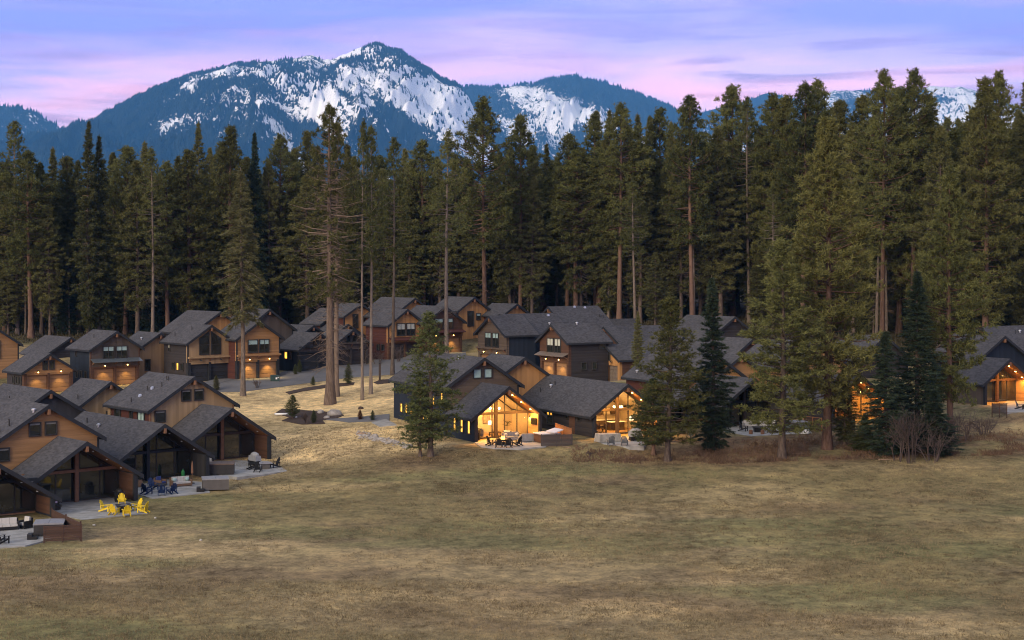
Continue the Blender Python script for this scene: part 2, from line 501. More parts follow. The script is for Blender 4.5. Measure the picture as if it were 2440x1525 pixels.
plain('cover_cloth', (0.26, 0.25, 0.235), 0.8, 0.25, 2.5)
plain('cover_silver', (0.24, 0.245, 0.25), 0.5, 0.15, 3)
plain('rock', (0.27, 0.25, 0.23), 0.95, 0.35, 2.0, bmp=0.5)
plain('mulch', (0.052, 0.034, 0.025), 0.95, 0.35, 4.0, bmp=0.6)
plain('utility_green', (0.025, 0.05, 0.045), 0.6)
plain('sign_white', (0.70, 0.70, 0.68), 0.6, 0.05)
plain('print_dark', (0.05, 0.05, 0.06), 0.8)
plain('picture_tan', (0.36, 0.24, 0.14), 0.8, 0.5, 6.0)
plain('screen', (0.008, 0.008, 0.009), 0.2)
plain('log_wood', (0.24, 0.17, 0.12), 0.95, 0.3, 4)
plain('kitchen_dark', (0.08, 0.05, 0.03), 0.6)
plain('blind_teal', (0.30, 0.42, 0.40), 0.6, 0.1)
plain('blind_pale', (0.42, 0.44, 0.38), 0.7, 0.1)
plain('valance', (0.20, 0.20, 0.18), 0.8)
emit('lit_window', (1.0, 0.46, 0.06), 1.35, 0.5, 1.4)
emit('bulb', (1.0, 0.55, 0.14), 9.0)
emit('bulb_soft', (1.0, 0.68, 0.30), 6.0)
emit('downlight', (1.0, 0.58, 0.18), 9.0)
emit('flame', (1.0, 0.30, 0.05), 5.0)
emit('shade_glow', (1.0, 0.72, 0.42), 2.2)
m, t, p = newmat('pane_dark')
p.inputs['Base Color'].default_value = (0.010, 0.012, 0.013, 1); p.inputs['Roughness'].default_value = 0.05; p.inputs['Specular IOR Level'].default_value = 1.0
f = noise(t, 0.9, 3.0); r = ramp(t, [(0.35, (0.010, 0.012, 0.012)), (0.7, (0.032, 0.035, 0.030))]); t.links.new(f, r.inputs[0]); t.links.new(r.outputs[0], p.inputs['Base Color'])
m, t, p = newmat('pane_clear')
t.nodes.remove(p)
tr = t.nodes.new('ShaderNodeBsdfTransparent'); tr.inputs[0].default_value = (0.93, 0.95, 0.94, 1)
gl = t.nodes.new('ShaderNodeBsdfGlossy'); gl.inputs['Roughness'].default_value = 0.03
fr = t.nodes.new('ShaderNodeFresnel'); fr.inputs[0].default_value = 1.45
mx = t.nodes.new('ShaderNodeMixShader'); t.links.new(fr.outputs[0], mx.inputs[0]); t.links.new(tr.outputs[0], mx.inputs[1]); t.links.new(gl.outputs[0], mx.inputs[2])
t.links.new(mx.outputs[0], t.nodes['Material Output'].inputs[0])

foliage('pine_needles', (0.052, 0.060, 0.021), (0.170, 0.176, 0.060), rnd=0.55)
foliage('pine_needles_olive', (0.056, 0.060, 0.020), (0.172, 0.168, 0.056), rnd=0.5)
foliage('fir_needles', (0.054, 0.060, 0.023), (0.190, 0.186, 0.068), rnd=0.8)
foliage('fir_needles_dark', (0.016, 0.028, 0.020), (0.062, 0.088, 0.052))
foliage('pale_needles', (0.075, 0.078, 0.034), (0.180, 0.172, 0.078))
foliage('young_needles', (0.050, 0.068, 0.026), (0.168, 0.188, 0.068))
foliage('red_needles', (0.090, 0.025, 0.014), (0.170, 0.055, 0.030))
foliage('dry_blades', (0.11, 0.086, 0.046), (0.37, 0.285, 0.155), 0.25, 0.0)
foliage('brush_dark', (0.050, 0.046, 0.026), (0.115, 0.100, 0.058), 0.3)
foliage('brush_twigs', (0.075, 0.056, 0.050), (0.165, 0.128, 0.114), 0.3)
foliage('brush_red', (0.085, 0.052, 0.034), (0.200, 0.130, 0.085), 0.3)
foliage('weed_stalks', (0.100, 0.074, 0.042), (0.210, 0.160, 0.092), 0.3)
foliage('mountain_needles', (0.012, 0.020, 0.016), (0.030, 0.042, 0.030), 0.01, 0.0)
bark('bark_red', (0.060, 0.037, 0.027), (0.165, 0.104, 0.076))
bark('bark_grey', (0.085, 0.068, 0.055), (0.240, 0.195, 0.160))
bark('bark_brown', (0.080, 0.058, 0.046), (0.210, 0.160, 0.125))
bark('bark_dark', (0.050, 0.038, 0.032), (0.150, 0.115, 0.092))

# asphalt
m, t, p = newmat('asphalt')
p.inputs['Roughness'].default_value = 0.9
f = mathn(t, 'ADD', mathn(t, 'MULTIPLY', noise(t, 0.25, 4.0), 0.6), mathn(t, 'MULTIPLY', noise(t, 8.0, 4.0), 0.4))
r = ramp(t, [(0.3, (0.075, 0.074, 0.076)), (0.7, (0.135, 0.132, 0.132))]); t.links.new(f, r.inputs[0]); t.links.new(r.outputs[0], p.inputs['Base Color'])
# ground: vertex colour (what grows where) times fine grain
m, t, p = newmat('ground_grass')
p.inputs['Roughness'].default_value = 0.95; p.inputs['Specular IOR Level'].default_value = 0.05
at = t.nodes.new('ShaderNodeVertexColor'); at.layer_name = 'Col'
n1 = noise(t, 0.13, 6.0, rough=0.65); n2 = noise(t, 0.8, 7.0, rough=0.75); n3 = noise(t, 5.0, 5.0, rough=0.75)
v = mathn(t, 'ADD', mathn(t, 'MULTIPLY', n1, 0.7), mathn(t, 'ADD', mathn(t, 'MULTIPLY', n2, 0.95), mathn(t, 'MULTIPLY', n3, 0.55)))
r = ramp(t, [(0.41, (0.22, 0.19, 0.16)), (0.54, (0.88, 0.87, 0.86)), (0.67, (1.75, 1.62, 1.42))])
vs = mathn(t, 'MULTIPLY', v, 0.5)
t.links.new(vs, r.inputs[0])
t.links.new(mixc(t, 1.0, at.outputs[0], r.outputs[0], 'MULTIPLY'), p.inputs['Base Color'])
bump(t, p, mathn(t, 'ADD', n2, n3), 0.9, 0.12)
# mountain: forest and snow from the vertex attribute, broken up by fine noise
m, t, p = newmat('mountain_side')
p.inputs['Roughness'].default_value = 0.9; p.inputs['Specular IOR Level'].default_value = 0.05
at = t.nodes.new('ShaderNodeVertexColor'); at.layer_name = 'Col'
sp = t.nodes.new('ShaderNodeSeparateColor'); t.links.new(at.outputs[0], sp.inputs[0])
n1 = noise(t, 0.005, 6.0, rough=0.65); n2 = noise(t, 0.016, 6.0, sc=(1.6, 1.6, 0.5), rough=0.75)
k = mathn(t, 'ADD', sp.outputs[0], mathn(t, 'ADD', mathn(t, 'MULTIPLY', mathn(t, 'SUBTRACT', n1, 0.5), 0.7), mathn(t, 'MULTIPLY', mathn(t, 'SUBTRACT', n2, 0.5), 2.5)))
fac = ramp(t, [(0.50, (0, 0, 0)), (0.57, (1, 1, 1))]); t.links.new(k, fac.inputs[0])
forest = ramp(t, [(0.35, (0.008, 0.014, 0.014)), (0.65, (0.026, 0.036, 0.030))]); t.links.new(n2, forest.inputs[0])
t.links.new(mixc(t, fac.outputs[0], forest.outputs[0], (0.93, 0.94, 0.95)), p.inputs['Base Color'])
bump(t, p, n2, 0.6, 12.0)
# ------------------------------------------------------------------ the ground sheet
def axis(lo, hi, step, far_lo, far_hi):
    a = [lo]; d = step
    while a[-1] > far_lo: d *= 1.35; a.append(a[-1] - d)
    b = [hi]; d = step
    while b[-1] < far_hi: d *= 1.35; b.append(b[-1] + d)
    return np.array(sorted(set(a[1:])) + list(np.arange(lo, hi, step)) + b)
gx = axis(-115, 115, 1.0, -32000, 32000)
gy = axis(55, 335, 1.0, -3000, 32000)
GX, GY = np.meshgrid(gx, gy)
GZ = terrain(GX, GY)
nx, ny = len(gx), len(gy)
verts = np.stack([GX.ravel(), GY.ravel(), GZ.ravel()], 1)
i = np.arange(nx * ny).reshape(ny, nx)
faces = np.stack([i[:-1, :-1], i[:-1, 1:], i[1:, 1:], i[1:, :-1]], -1).reshape(-1, 4)
def lin(*rgb):
    return np.array([((c / 255) / 12.92 if c / 255 <= 0.04045 else ((c / 255 + 0.055) / 1.055) ** 2.4) for c in rgb])
x, y = GX.ravel(), GY.ravel()
C_GREEN = np.array((0.160, 0.162, 0.072))
C_OLIVE, C_DRY, C_STRAW, C_BROWN, C_LITTER, C_FOREST = (np.array(c) for c in
    ((0.200, 0.168, 0.084), (0.290, 0.230, 0.126), (0.600, 0.455, 0.238), (0.180, 0.132, 0.080), (0.138, 0.092, 0.060), (0.065, 0.053, 0.035)))
nA = fbm(x * 0.022 + 3, y * 0.05 + 8, 4); nB = fbm(x * 0.09, y * 0.16, 4); nC = fbm(x * 0.05 + 40, y * 0.11, 4)
w = sstep(0.42, 0.62, nA)[:, None]
col = C_OLIVE * w + C_DRY * (1 - w)
w = (sstep(0.55, 0.75, nB) * 0.6)[:, None]; col = col * (1 - w) + C_BROWN * w
w = (sstep(0.58, 0.72, nC) * 0.28)[:, None]; col = col * (1 - w) + C_STRAW * w
w = (sstep(0.52, 0.66, fbm(x * 0.045 + 70, y * 0.12 + 30, 4)) * 0.6)[:, None]; col = col * (1 - w) + C_GREEN * w
# mown straw-coloured lawn between the left houses, the road and the centre house
lawn = sstep(150, 157, y + 0.10 * (x + 20)) * (1 - sstep(205, 222, y)) * sstep(-36, -28, x + (y - 160) * 0.25) * (1 - sstep(-9, -3, x + (fbm(x * .2, y * .2, 3) - .5) * 6))
w = (lawn * (0.55 + 0.45 * sstep(0.35, 0.6, nB)))[:, None]; col = col * (1 - w) + C_STRAW * w
# brown brush and needle litter under the pines on the right
lit_ = sstep(9, 16, x + (fbm(x * .3, y * .3, 3) - .5) * 9) * sstep(143.5, 147, y - 0.16 * (x - 20).clip(0, 60) + (fbm(x * .25 + 9, y * .25, 3) - .5) * 5) * (1 - sstep(164, 172, y - 0.1 * x))
w = (lit_ * 0.75 * sstep(0.3, 0.55, fbm(x * .22 + 4, y * .35, 3)))[:, None]; col = col * (1 - w) + C_LITTER * w
lit2 = np.exp(-(((x + 9) / 4.5) ** 2 + ((y - 148) / 3.5) ** 2)) * 0.8
w = lit2[:, None]; col = col * (1 - w) + C_LITTER * w
# forest floor
w = sstep(238, 262, y + 0.2 * x + (fbm(x * .1, y * .1, 3) - .5) * 14)[:, None]; col = col * (1 - w) + C_FOREST * w
me = tris_mesh('ground', verts, faces, 'ground_grass', 4, True)
set_color(me, col)
tag(link('ground', me), 'dry tan and olive meadow sloping up to the houses and forest', 'ground', kind='structure')

def drape(name, poly, m, label, cat, lift=0.06, step=1.0, kind='structure', thick=0.35):
    """a sheet over the ground inside a polygon given by photo points"""
    P = [ground(*p) for p in poly] if not isinstance(poly[0], Vector) else poly
    bm = bmesh.new()
    bm.faces.new([bm.verts.new((p.x, p.y, 0)) for p in P])
    xs = [p.x for p in P]; ys = [p.y for p in P]
    for a, lo, hi in ((0, min(xs), max(xs)), (1, min(ys), max(ys))):
        k = math.floor(lo / step) * step + step
        while k < hi:
            co = (k, 0, 0) if a == 0 else (0, k, 0); no = (1, 0, 0) if a == 0 else (0, 1, 0)
            bmesh.ops.bisect_plane(bm, geom=bm.verts[:] + bm.edges[:] + bm.faces[:], plane_co=co, plane_no=no); k += step
    for v in bm.verts: v.co.z = tz(v.co.x, v.co.y) + lift
    bmesh.ops.recalc_face_normals(bm, faces=bm.faces)
    if sum(f.normal.z for f in bm.faces) < 0: bmesh.ops.reverse_faces(bm, faces=bm.faces)
    ext = bmesh.ops.extrude_face_region(bm, geom=bm.faces[:])
    for g in ext['geom']:
        if isinstance(g, bmesh.types.BMVert): g.co.z -= thick
    bmesh.ops.recalc_face_normals(bm, faces=bm.faces)
    me = bpy.data.meshes.new(name); bm.to_mesh(me); bm.free(); me.materials.append(M[m])
    return tag(link(name, me), label, cat, kind=kind)
drape('road', [(455,948),(520,935),(575,934),(640,926),(720,915),(800,904),(868,897),(935,893),(985,893),(985,862),(925,862),(868,868),(800,876),(720,886),(660,893),(600,897),(540,905),(500,916),(455,934)],
      'asphalt', 'grey asphalt lane curving past the garages behind the lawn', 'road', 0.05)
drape('driveway', [(495,918),(560,905),(640,898),(668,893),(664,887),(585,896),(556,901),(508,905),(478,912)], 'asphalt', 'asphalt apron in front of the dark garage and the lit garage', 'driveway', 0.075)
drape('driveway', [(668,896),(770,883),(872,872),(872,864),(800,869),(720,879),(668,889)], 'asphalt', 'asphalt apron in front of the two dark low garages behind the big trunk', 'driveway', 0.085)
drape('driveway', [(870,874),(985,870),(1110,868),(1110,838),(1060,838),(960,846),(900,856)], 'asphalt', 'asphalt forecourt in front of the red-brown garage and the lit garage', 'driveway', 0.075)
drape('path', [(770,1000),(850,995),(928,987),(928,1004),(830,1007)], 'asphalt', 'grey gravel path leading to the navy wall of the centre house', 'path', 0.07)
drape('pavement', [(885,1008),(920,1000),(945,1014),(905,1018)], 'concrete', 'pale concrete pad at the rear corner of the navy centre house', 'pavement', 0.10)

# ------------------------------------------------------------------ mountains
MS = 2.0     # mountains stand twelve to nineteen kilometres off
def mountain(name, label, prof, D, depth, snow_fn, seed, cols, rows, foot=-40.0, rel=1.0, skew=0.0):
    D *= MS; depth *= MS; rel *= MS
    px = np.array([p[0] for p in prof], float); py = np.array([p[1] for p in prof], float)
    u = np.linspace(px[0], px[-1], cols)
    ridge_py = np.interp(u, px, py)
    ridge_py = ridge_py + (fbm(u * 0.07 + seed, u * 0 + seed, 5) - 0.5) * 10
    X0 = (u - CX) / F * D
    Zr = CAMH + (HY - ridge_py) / F * D
    tf = np.linspace(0, 1, rows) ** 0.85
    tb = np.linspace(1, 0, 14)[1:]
    Xs, Ys, Zs, Ts, Us = [], [], [], [], []
    for k, t in enumerate(tf):
        yy = D - depth * (1 - t) * np.ones_like(u)
        xs = X0 + skew * (1 - t) * depth
        q = (xs / MS * 0.0022, (yy - D) / MS * 0.0011)
        rid = 1 - np.abs(2 * fbm(q[0] * 1.2 + seed + q[1] * 0.8, q[1] * 1.0 + seed, 5) - 1)
        rid2 = 1 - np.abs(2 * fbm(q[0] * 4.5 + seed - q[1] * 2.0, q[1] * 2.2 + seed, 4) - 1)
        env = np.sin(math.pi * min(1, t ** 0.9)) ** 0.8
        z = foot + (Zr - foot) * (t ** 1.12) + env * rel * ((rid - 0.75) * 560 + (rid2 - 0.75) * 240) * (Zr / MS / 900).clip(0.2, 1.4)
        Xs.append(xs); Ys.append(yy + (rid - .6) * 180 * MS * env); Zs.append(z); Ts.append(np.full_like(u, t)); Us.append(u)
    for t in tb:
        Xs.append(X0); Ys.append(D + depth * 0.8 * (1 - t) * np.ones_like(u)); Zs.append(foot + (Zr - foot) * t); Ts.append(np.full_like(u, t)); Us.append(u)
    X, Y, Z, T, U = (np.array(a) for a in (Xs, Ys, Zs, Ts, Us))
    nr, nc = X.shape
    idx = np.arange(nr * nc).reshape(nr, nc)
    faces = np.stack([idx[:-1, :-1], idx[:-1, 1:], idx[1:, 1:], idx[1:, :-1]], -1).reshape(-1, 4)
    v = np.stack([X.ravel(), Y.ravel(), Z.ravel()], 1)
    snow = snow_fn(U, T, X / MS, (Y - D) / MS, Z / MS)
    me = tris_mesh(name, v, faces, 'mountain_side', 4, True)
    set_color(me, np.stack([snow.ravel()] * 3, 1))
    o = tag(link(name, me), label, 'mountain', kind='structure')
    return X, Y, Z, snow, U, T, rows
def spikes(name, label, parts, n, hmin, hmax, ridge_extra=0):
    """tiny conifers standing on a mountain, one mass"""
    vs = []; rg = np.random.default_rng(11)
    X, Y, Z, snow, U, T, rows = parts
    r = rg.uniform(0.12, 1, n * 3) ** 0.8 * (rows - 1.001); c = rg.uniform(0, X.shape[1] - 1.001, n * 3)
    if ridge_extra:
        r = np.concatenate([r, np.full(ridge_extra, rows - 1.02) - rg.uniform(0, 2.5, ridge_extra)]); c = np.concatenate([c, rg.uniform(0, X.shape[1] - 1.001, ridge_extra)])
    ri = r.astype(int); ci = c.astype(int); fr = r - ri; fc = c - ci
    def samp(A): return (A[ri, ci] * (1 - fr) + A[ri + 1, ci] * fr) * (1 - fc) + (A[ri, ci + 1] * (1 - fr) + A[ri + 1, ci + 1] * fr) * fc
    x, y, z, s = samp(X), samp(Y), samp(Z), samp(snow)
    clump = fbm(x / MS * 0.006, z / MS * 0.006, 4)
    keep = rg.random(len(x)) < np.where(s < 0.45, 0.5, 0.42 * sstep(0.52, 0.62, clump) + 0.025)
    x, y, z = x[keep], y[keep], z[keep]
    h = rg.uniform(hmin, hmax, len(x)); w = h * rg.uniform(0.20, 0.32, len(x))
    a = np.array([[-1, -0.5, -0.1], [1, -0.5, -0.1], [0, 1, -0.1], [0, 0, 1]])
    v = np.stack([x, y, z], 1)[:, None, :] + a[None] * np.stack([w, w, h], 1)[:, None, :]
    b = np.arange(len(x))[:, None] * 4
    f = np.concatenate([b + np.array([[0, 1, 3]]), b + np.array([[1, 2, 3]]), b + np.array([[2, 0, 3]])], 0)
    me = tris_mesh(name, v.reshape(-1, 3), f, 'mountain_needles')
    return tag(link(name, me), label, 'forest', kind='stuff')
def snow_main(U, T, X, Y, Z):
    side = sstep(430, 520, U) * (1 - sstep(1135, 1215, U))
    lowl = 0.56 - 0.28 * sstep(700, 1060, U) + 0.20 * (1 - sstep(450, 640, U))
    alt = sstep(lowl - 0.14, lowl + 0.08, T)
    band = fbm(X * 0.0060 - Z * 0.0016 + 11, Z * 0.0105 + X * 0.0010 + 3, 5)
    diag = fbm(X * 0.0075 + Z * 0.0092 + 7, X * 0.0010 - Z * 0.0022, 4)
    leftish = 1 - sstep(680, 860, U)
    ridge_trees = sstep(0.90, 0.99, T) * (1 - sstep(720, 830, U)) * 0.22
    return 0.08 + alt * side * (0.66 - 0.12 * (1 - leftish) + 2.4 * (band - 0.5) * leftish + 4.2 * (diag - 0.5) * (1 - leftish)) - ridge_trees
def snow_second(U, T, X, Y, Z):
    alt = sstep(0.40, 0.80, T) * (1 - sstep(0.94, 1.0, T) * 0.5 * (1 - sstep(1310, 1350, U) * (1 - sstep(1400, 1430, U))))
    b = fbm(X * 0.0030 + Z * 0.0040 + 3, X * 0.0012 - Z * 0.0020 + 5, 4)
    return 0.05 + alt * (0.27 + 2.8 * (b - 0.47)) * sstep(1120, 1240, U)
def snow_third(U, T, X, Y, Z):
    b = fbm(X * 0.0026 + Z * 0.0040 + 13, X * 0.0012 - Z * 0.0016 + 1, 4)
    return 0.1 + sstep(0.30, 0.7, T) * (0.72 + 2.6 * (b - 0.46)) * sstep(1840, 1960, U)
def snow_left(U, T, X, Y, Z):
    return 0.12 + 0.40 * sstep(0.8, 1.0, T) * fbm(X * 0.01, Z * 0.01, 3)
third = mountain('far_mountain', 'distant blue mountain with snowy gullies behind the tall pines on the far side', [(1300,330),(1500,315),(1640,275),(1710,256),(1770,243),(1832,219),(1870,232),(1905,236),(1970,219),(2010,213),(2070,216),(2150,212),(2235,205),(2290,208),(2345,222),(2410,245),(2500,275),(2700,320),(2900,380)],
         9500, 3200, snow_third, 31, 420, 70, rel=0.7)
second = mountain('middle_mountain', 'rounded blue forested mountain with scattered snow patches right of the main peak', [(820,330),(950,260),(1050,216),(1110,207),(1200,206),(1280,197),(1330,185),(1372,181),(1425,191),(1500,213),(1560,241),(1620,264),(1680,290),(1800,330),(2000,400)],
         8200, 2900, snow_second, 12, 460, 90, rel=0.75)
left = mountain('side_hill', 'low blue forested hill at the left edge below the main mountain', [(-700,330),(-400,270),(-150,240),(0,253),(50,256),(82,266),(120,289),(152,311),(230,350),(330,400)],
         7200, 2200, snow_left, 5, 260, 50, rel=0.5)
main = mountain('main_mountain', 'large mountain with bright snowfields, dark tree bands and a pointed summit', [(-120,440),(0,372),(80,340),(152,309),(190,298),(262,271),(340,236),(356,226),(400,203),(452,181),(500,170),(560,156),(640,146),(690,141),(742,132),(770,139),(790,144),(830,126),(862,112),(893,107),(930,115),(962,127),(1002,157),(1050,186),(1092,204),(1115,230),(1150,290),(1200,370),(1260,450)],
        6200, 2700, snow_main, 22, 760, 170, rel=0.85)
spikes('mountain_forest', 'conifers on the slopes of the main mountain, far off and uncountable', main, 34000, 18, 40, 1500)
spikes('mountain_forest', 'conifers on the slopes of the rounded middle mountain', second, 10000, 24, 48, 900)
spikes('mountain_forest', 'conifers on the slopes of the distant far mountain', third, 7000, 24, 48, 500)
spikes('mountain_forest', 'conifers on the low hill at the left edge', left, 5000, 30, 56, 400)

# ------------------------------------------------------------------ air between here and the mountains
hb = MB().box(-32500, 32500, -3500, 32500, -140, 2150)
hm = bpy.data.materials.new('haze_air'); hm.use_nodes = True; ht = hm.node_tree; ht.nodes.clear()
pv = ht.nodes.new('ShaderNodeVolumePrincipled')
pv.inputs['Color'].default_value = (0.13, 0.45, 0.98, 1)
pv.inputs['Density'].default_value = 0.000050
pv.inputs['Anisotropy'].default_value = 0.0
ho = ht.nodes.new('ShaderNodeOutputMaterial'); ht.links.new(pv.outputs[0], ho.inputs['Volume'])
M['haze_air'] = hm
tag(hb.build('haze', 'haze_air'), 'thin blue evening haze in front of the mountains', 'haze', kind='stuff')
# ------------------------------------------------------------------ houses
class House:
    def __init__(h, name, label, th, pk, s, z0=None, group=None, cat='house'):
        h.th = R(th); P = pt(*pk, s)
        h.z0 = tz(P.x, P.y) + 0.08 if z0 is None else z0
        h.o = Vector((P.x, P.y, h.z0)); h.root = empty(name, h.o, h.th)
        tag(h.root, label, cat, group)
        h.inv = Matrix.Rotation(-h.th, 3, 'Z')
    def loc(h, pk, s):
        return h.inv @ (pt(*pk, s) - h.o)
    def world(h, p):
        return h.o + Matrix.Rotation(h.th, 3, 'Z') @ Vector(p)
TR = 0.26   # roof build-up
class Vol:
    """a gabled block: ridge along local y, front gable at local -y"""
    def __init__(v, h, pk, s, hw, rise, L, fo=0.55, bo=0.4, so=0.5, roof='shingle', side='blackbrown', side_r=None, gable='cedar', base=None, bracket='post_wood', sy=None):
        v.h = h; v.root = h.root; c = h.loc(pk, s)
        v.cx, v.y0, v.zr = c.x, c.y, c.z
        v.hw, v.rise, v.L = hw, rise, L; v.p = rise / hw
        v.fo, v.bo = fo, bo; v.wx = hw - so; v.side = side; v.side_r = side_r or side; v.gable = gable
        v.zb = -1.6 if base is None else base
        v.yf = v.y0 + fo; v.yb = v.y0 + L - bo
        # roof slabs
        mb = MB(); k = v.p; t = TR
        for sg in (-1, 1):
            poly = [(v.cx, v.y0, v.zr), (v.cx + sg * hw, v.y0, v.zr - rise), (v.cx + sg * hw, v.y0, v.zr - rise - t), (v.cx, v.y0, v.zr - t)]
            mb.prism(poly, (0, L, 0))
        v.roof = mb.build('roof', roof, v.root)
        for yy, d in ((v.y0, -0.05), (v.y0 + L, 0.05)):
            for sg in (-1, 1):
                e = 0.0
                poly = [(v.cx + sg * e, yy, v.zr + 0.02), (v.cx + sg * (hw + 0.04), yy, v.zr - k * (hw + 0.04) + 0.02), (v.cx + sg * (hw + 0.04), yy, v.zr - k * (hw + 0.04) - t - 0.10), (v.cx + sg * e, yy, v.zr - t - 0.10)]
                MB().prism(poly, (0, d, 0)).build('fascia', 'fascia', v.root)
        for sg in (-1, 1):
            x = v.cx + sg * hw
            MB().box(x, x + sg * 0.07, v.y0 + 0.01, v.y0 + L - 0.01, v.zr - rise - t - 0.02, v.zr - rise - 0.05).build('gutter', 'fascia', v.root)
        if bracket:
            MB().box(v.cx - 0.11, v.cx + 0.11, v.y0 - 0.12, v.y0 + fo, v.zr - t - 0.62, v.zr - t - 0.16).build('bracket', bracket, v.root)
    def ztop(v, x):
        return v.zr - TR - abs(x - v.cx) * v.p
    def walls(v, front=True, y_start=None, back=True):
        zt = v.ztop(v.cx + v.wx) + 0.02; ys = v.yf if y_start is None else y_start
        MB().box(v.cx - v.wx, v.cx - v.wx + 0.2, ys + (0.205 if front else 0), v.yb, v.zb, zt + 0.1).build('wall', v.side, v.root)
        MB().box(v.cx + v.wx - 0.2, v.cx + v.wx, ys + (0.205 if front else 0), v.yb, v.zb, zt + 0.1).build('wall', v.side_r, v.root)
        P = lambda y: [(v.cx - v.wx, y, v.zb), (v.cx + v.wx, y, v.zb), (v.cx + v.wx, y, zt), (v.cx, y, v.zr - TR + 0.02), (v.cx - v.wx, y, zt)]
        if back:
            q = [(a + (0.21 if a < v.cx else -0.21 if a > v.cx else 0), b, c) for a, b, c in P(v.yb - 0.205)]
            MB().prism(q, (0, 0.2, 0)).build('wall', v.gable, v.root)
        if front:
            w = MB().prism(P(v.yf), (0, 0.2, 0)).build('wall', v.gable, v.root)
            for sg in (-1, 1):
                x = v.cx + sg * v.wx
                MB().box(x - 0.10, x + 0.10 , v.yf - 0.03, v.yf + 0.12, v.zb, zt - 0.05).build('corner_board', 'charcoal' if v.gable not in ('tan_v',) else 'post_wood', v.root)
        return v
    def window(v, face, u, z, w, h, style='dark', bars=1, y=None):
        """u: metres from the gable centre (front) or from the front wall (sides); z: sill above floor"""
        r = v.root
        if face == 'F':
            yy = v.yf if y is None else y
            f = lambda a, n, b: (v.cx + u + a, yy - n, z + b)
        elif face == 'L': f = lambda a, n, b: (v.cx - v.wx - n, v.yf + u + a, z + b)
        else: f = lambda a, n, b: (v.cx + v.wx + n, v.yf + u + a, z + b)
        def bx(mb, a0, a1, n0, n1, b0, b1):
            p, q = f(a0, n0, b0), f(a1, n1, b1)
            mb.box(p[0], q[0], p[1], q[1], p[2], q[2])
        k = 0.10; mb = MB()
        bx(mb, -w/2-k, -w/2, -0.02, 0.13, -k, h+k); bx(mb, w/2, w/2+k, -0.02, 0.13, -k, h+k)
        bx(mb, -w/2, w/2, -0.02, 0.13, -k, 0); bx(mb, -w/2, w/2, -0.02, 0.13, h, h+k)
        for i in range(1, bars): bx(mb, -w/2 + w*i/bars - 0.03, -w/2 + w*i/bars + 0.03, -0.02, 0.10, 0, h)
        if style in ('sash', 'half'): bx(mb, -w/2, w/2, -0.02, 0.09, h*0.5-0.03, h*0.5+0.03)
        fr = mb.build('window', 'frame_black', r)
        for i in range(bars):
            mb = MB(); a = -w/2 + w*i/bars; b = a + w/bars
            bx(mb, a + 0.005, b - 0.005, 0.005, 0.035, 0.005, h - 0.005)
            mb.build('pane', 'lit_window' if style == 'lit' else 'blind_teal' if style == 'teal' else 'pane_dark', fr)
        if style in ('half', 'valance', 'tealhalf'):
            mb = MB(); hh = {'half': 0.48, 'valance': 0.15, 'tealhalf': 0.35}[style]
            bx(mb, -w/2 + 0.02, w/2 - 0.02, 0.037, 0.05, h * (1 - hh), h - 0.01)
            mb.build('blind', {'half': 'blind_pale', 'valance': 'valance', 'tealhalf': 'blind_teal'}[style], fr)
        return fr
    def vents(v, spots, side=-1):
        for kind, fy, fx in spots:
            x = v.cx + side * v.hw * fx; y = v.y0 + v.L * fy; z = v.zr - v.rise * fx
            mb = MB()
            if kind == 'pipe':
                mb.tube((x, y, z - 0.1), (x, y, z + 0.50), 0.06, 0.06, 7); mb.build('vent_pipe', 'metal_dark', v.roof)
            elif kind == 'cap':
                mb.tube((x, y, z - 0.1), (x, y, z + 0.16), 0.10, 0.10, 8); mb.lathe([(0.20, 0.16), (0.20, 0.28), (0.06, 0.34)], 10, (x, y, z)); mb.build('vent_cap', 'metal_light', v.roof)
            else:
                mb.hexa([(x-.14, y-.2, z-.05), (x+.14, y-.2, z-.05), (x+.14, y+.2, z-.05), (x-.14, y+.2, z-.05), (x-.10, y-.16, z+.2), (x+.10, y-.16, z+.26), (x+.10, y+.16, z+.26), (x-.10, y+.16, z+.2)]); mb.build('box_vent', 'metal_light', v.roof)
        return v
    # ------- garage front
    def garage(v, door='garage_brown', belt='awning', lit=0.0, lamps=True, belt_mat='metal_tan', wall=None, dh=2.35, low='cedar', trim='charcoal'):
        r = v.root; wx = v.wx; yf = v.yf; zt = v.ztop(v.cx + wx) + 0.02; g = wall or v.gable; zl = dh + 0.25
        MB().box(v.cx - wx, v.cx - wx + 0.2, yf + 0.5, v.yb, v.zb, zt + 0.1).build('wall', v.side, r)
        MB().box(v.cx + wx - 0.2, v.cx + wx, yf + 0.5, v.yb, v.zb, zt + 0.1).build('wall', v.side_r, r)
        MB().prism([(v.cx - wx + 0.21, v.yb - 0.205, v.zb), (v.cx + wx - 0.21, v.yb - 0.205, v.zb), (v.cx + wx - 0.21, v.yb - 0.205, zt), (v.cx, v.yb - 0.205, v.zr - TR), (v.cx - wx + 0.21, v.yb - 0.205, zt)], (0, 0.2, 0)).build('wall', v.gable, r)
        MB().prism([(v.cx - wx, yf, zl), (v.cx + wx, yf, zl), (v.cx + wx, yf, zt), (v.cx, yf, v.zr - TR + 0.02), (v.cx - wx, yf, zt)], (0, 0.48, 0)).build('wall', g, r)
        mid = 0.16
        for a, b in ((-wx, -wx + 0.42), (-mid, mid), (wx - 0.42, wx)):
            MB().box(v.cx + a, v.cx + b, yf - 0.02, yf + 0.48, v.zb, zl - 0.004).build('pier', trim, r)
        dw = wx - 0.42 - mid
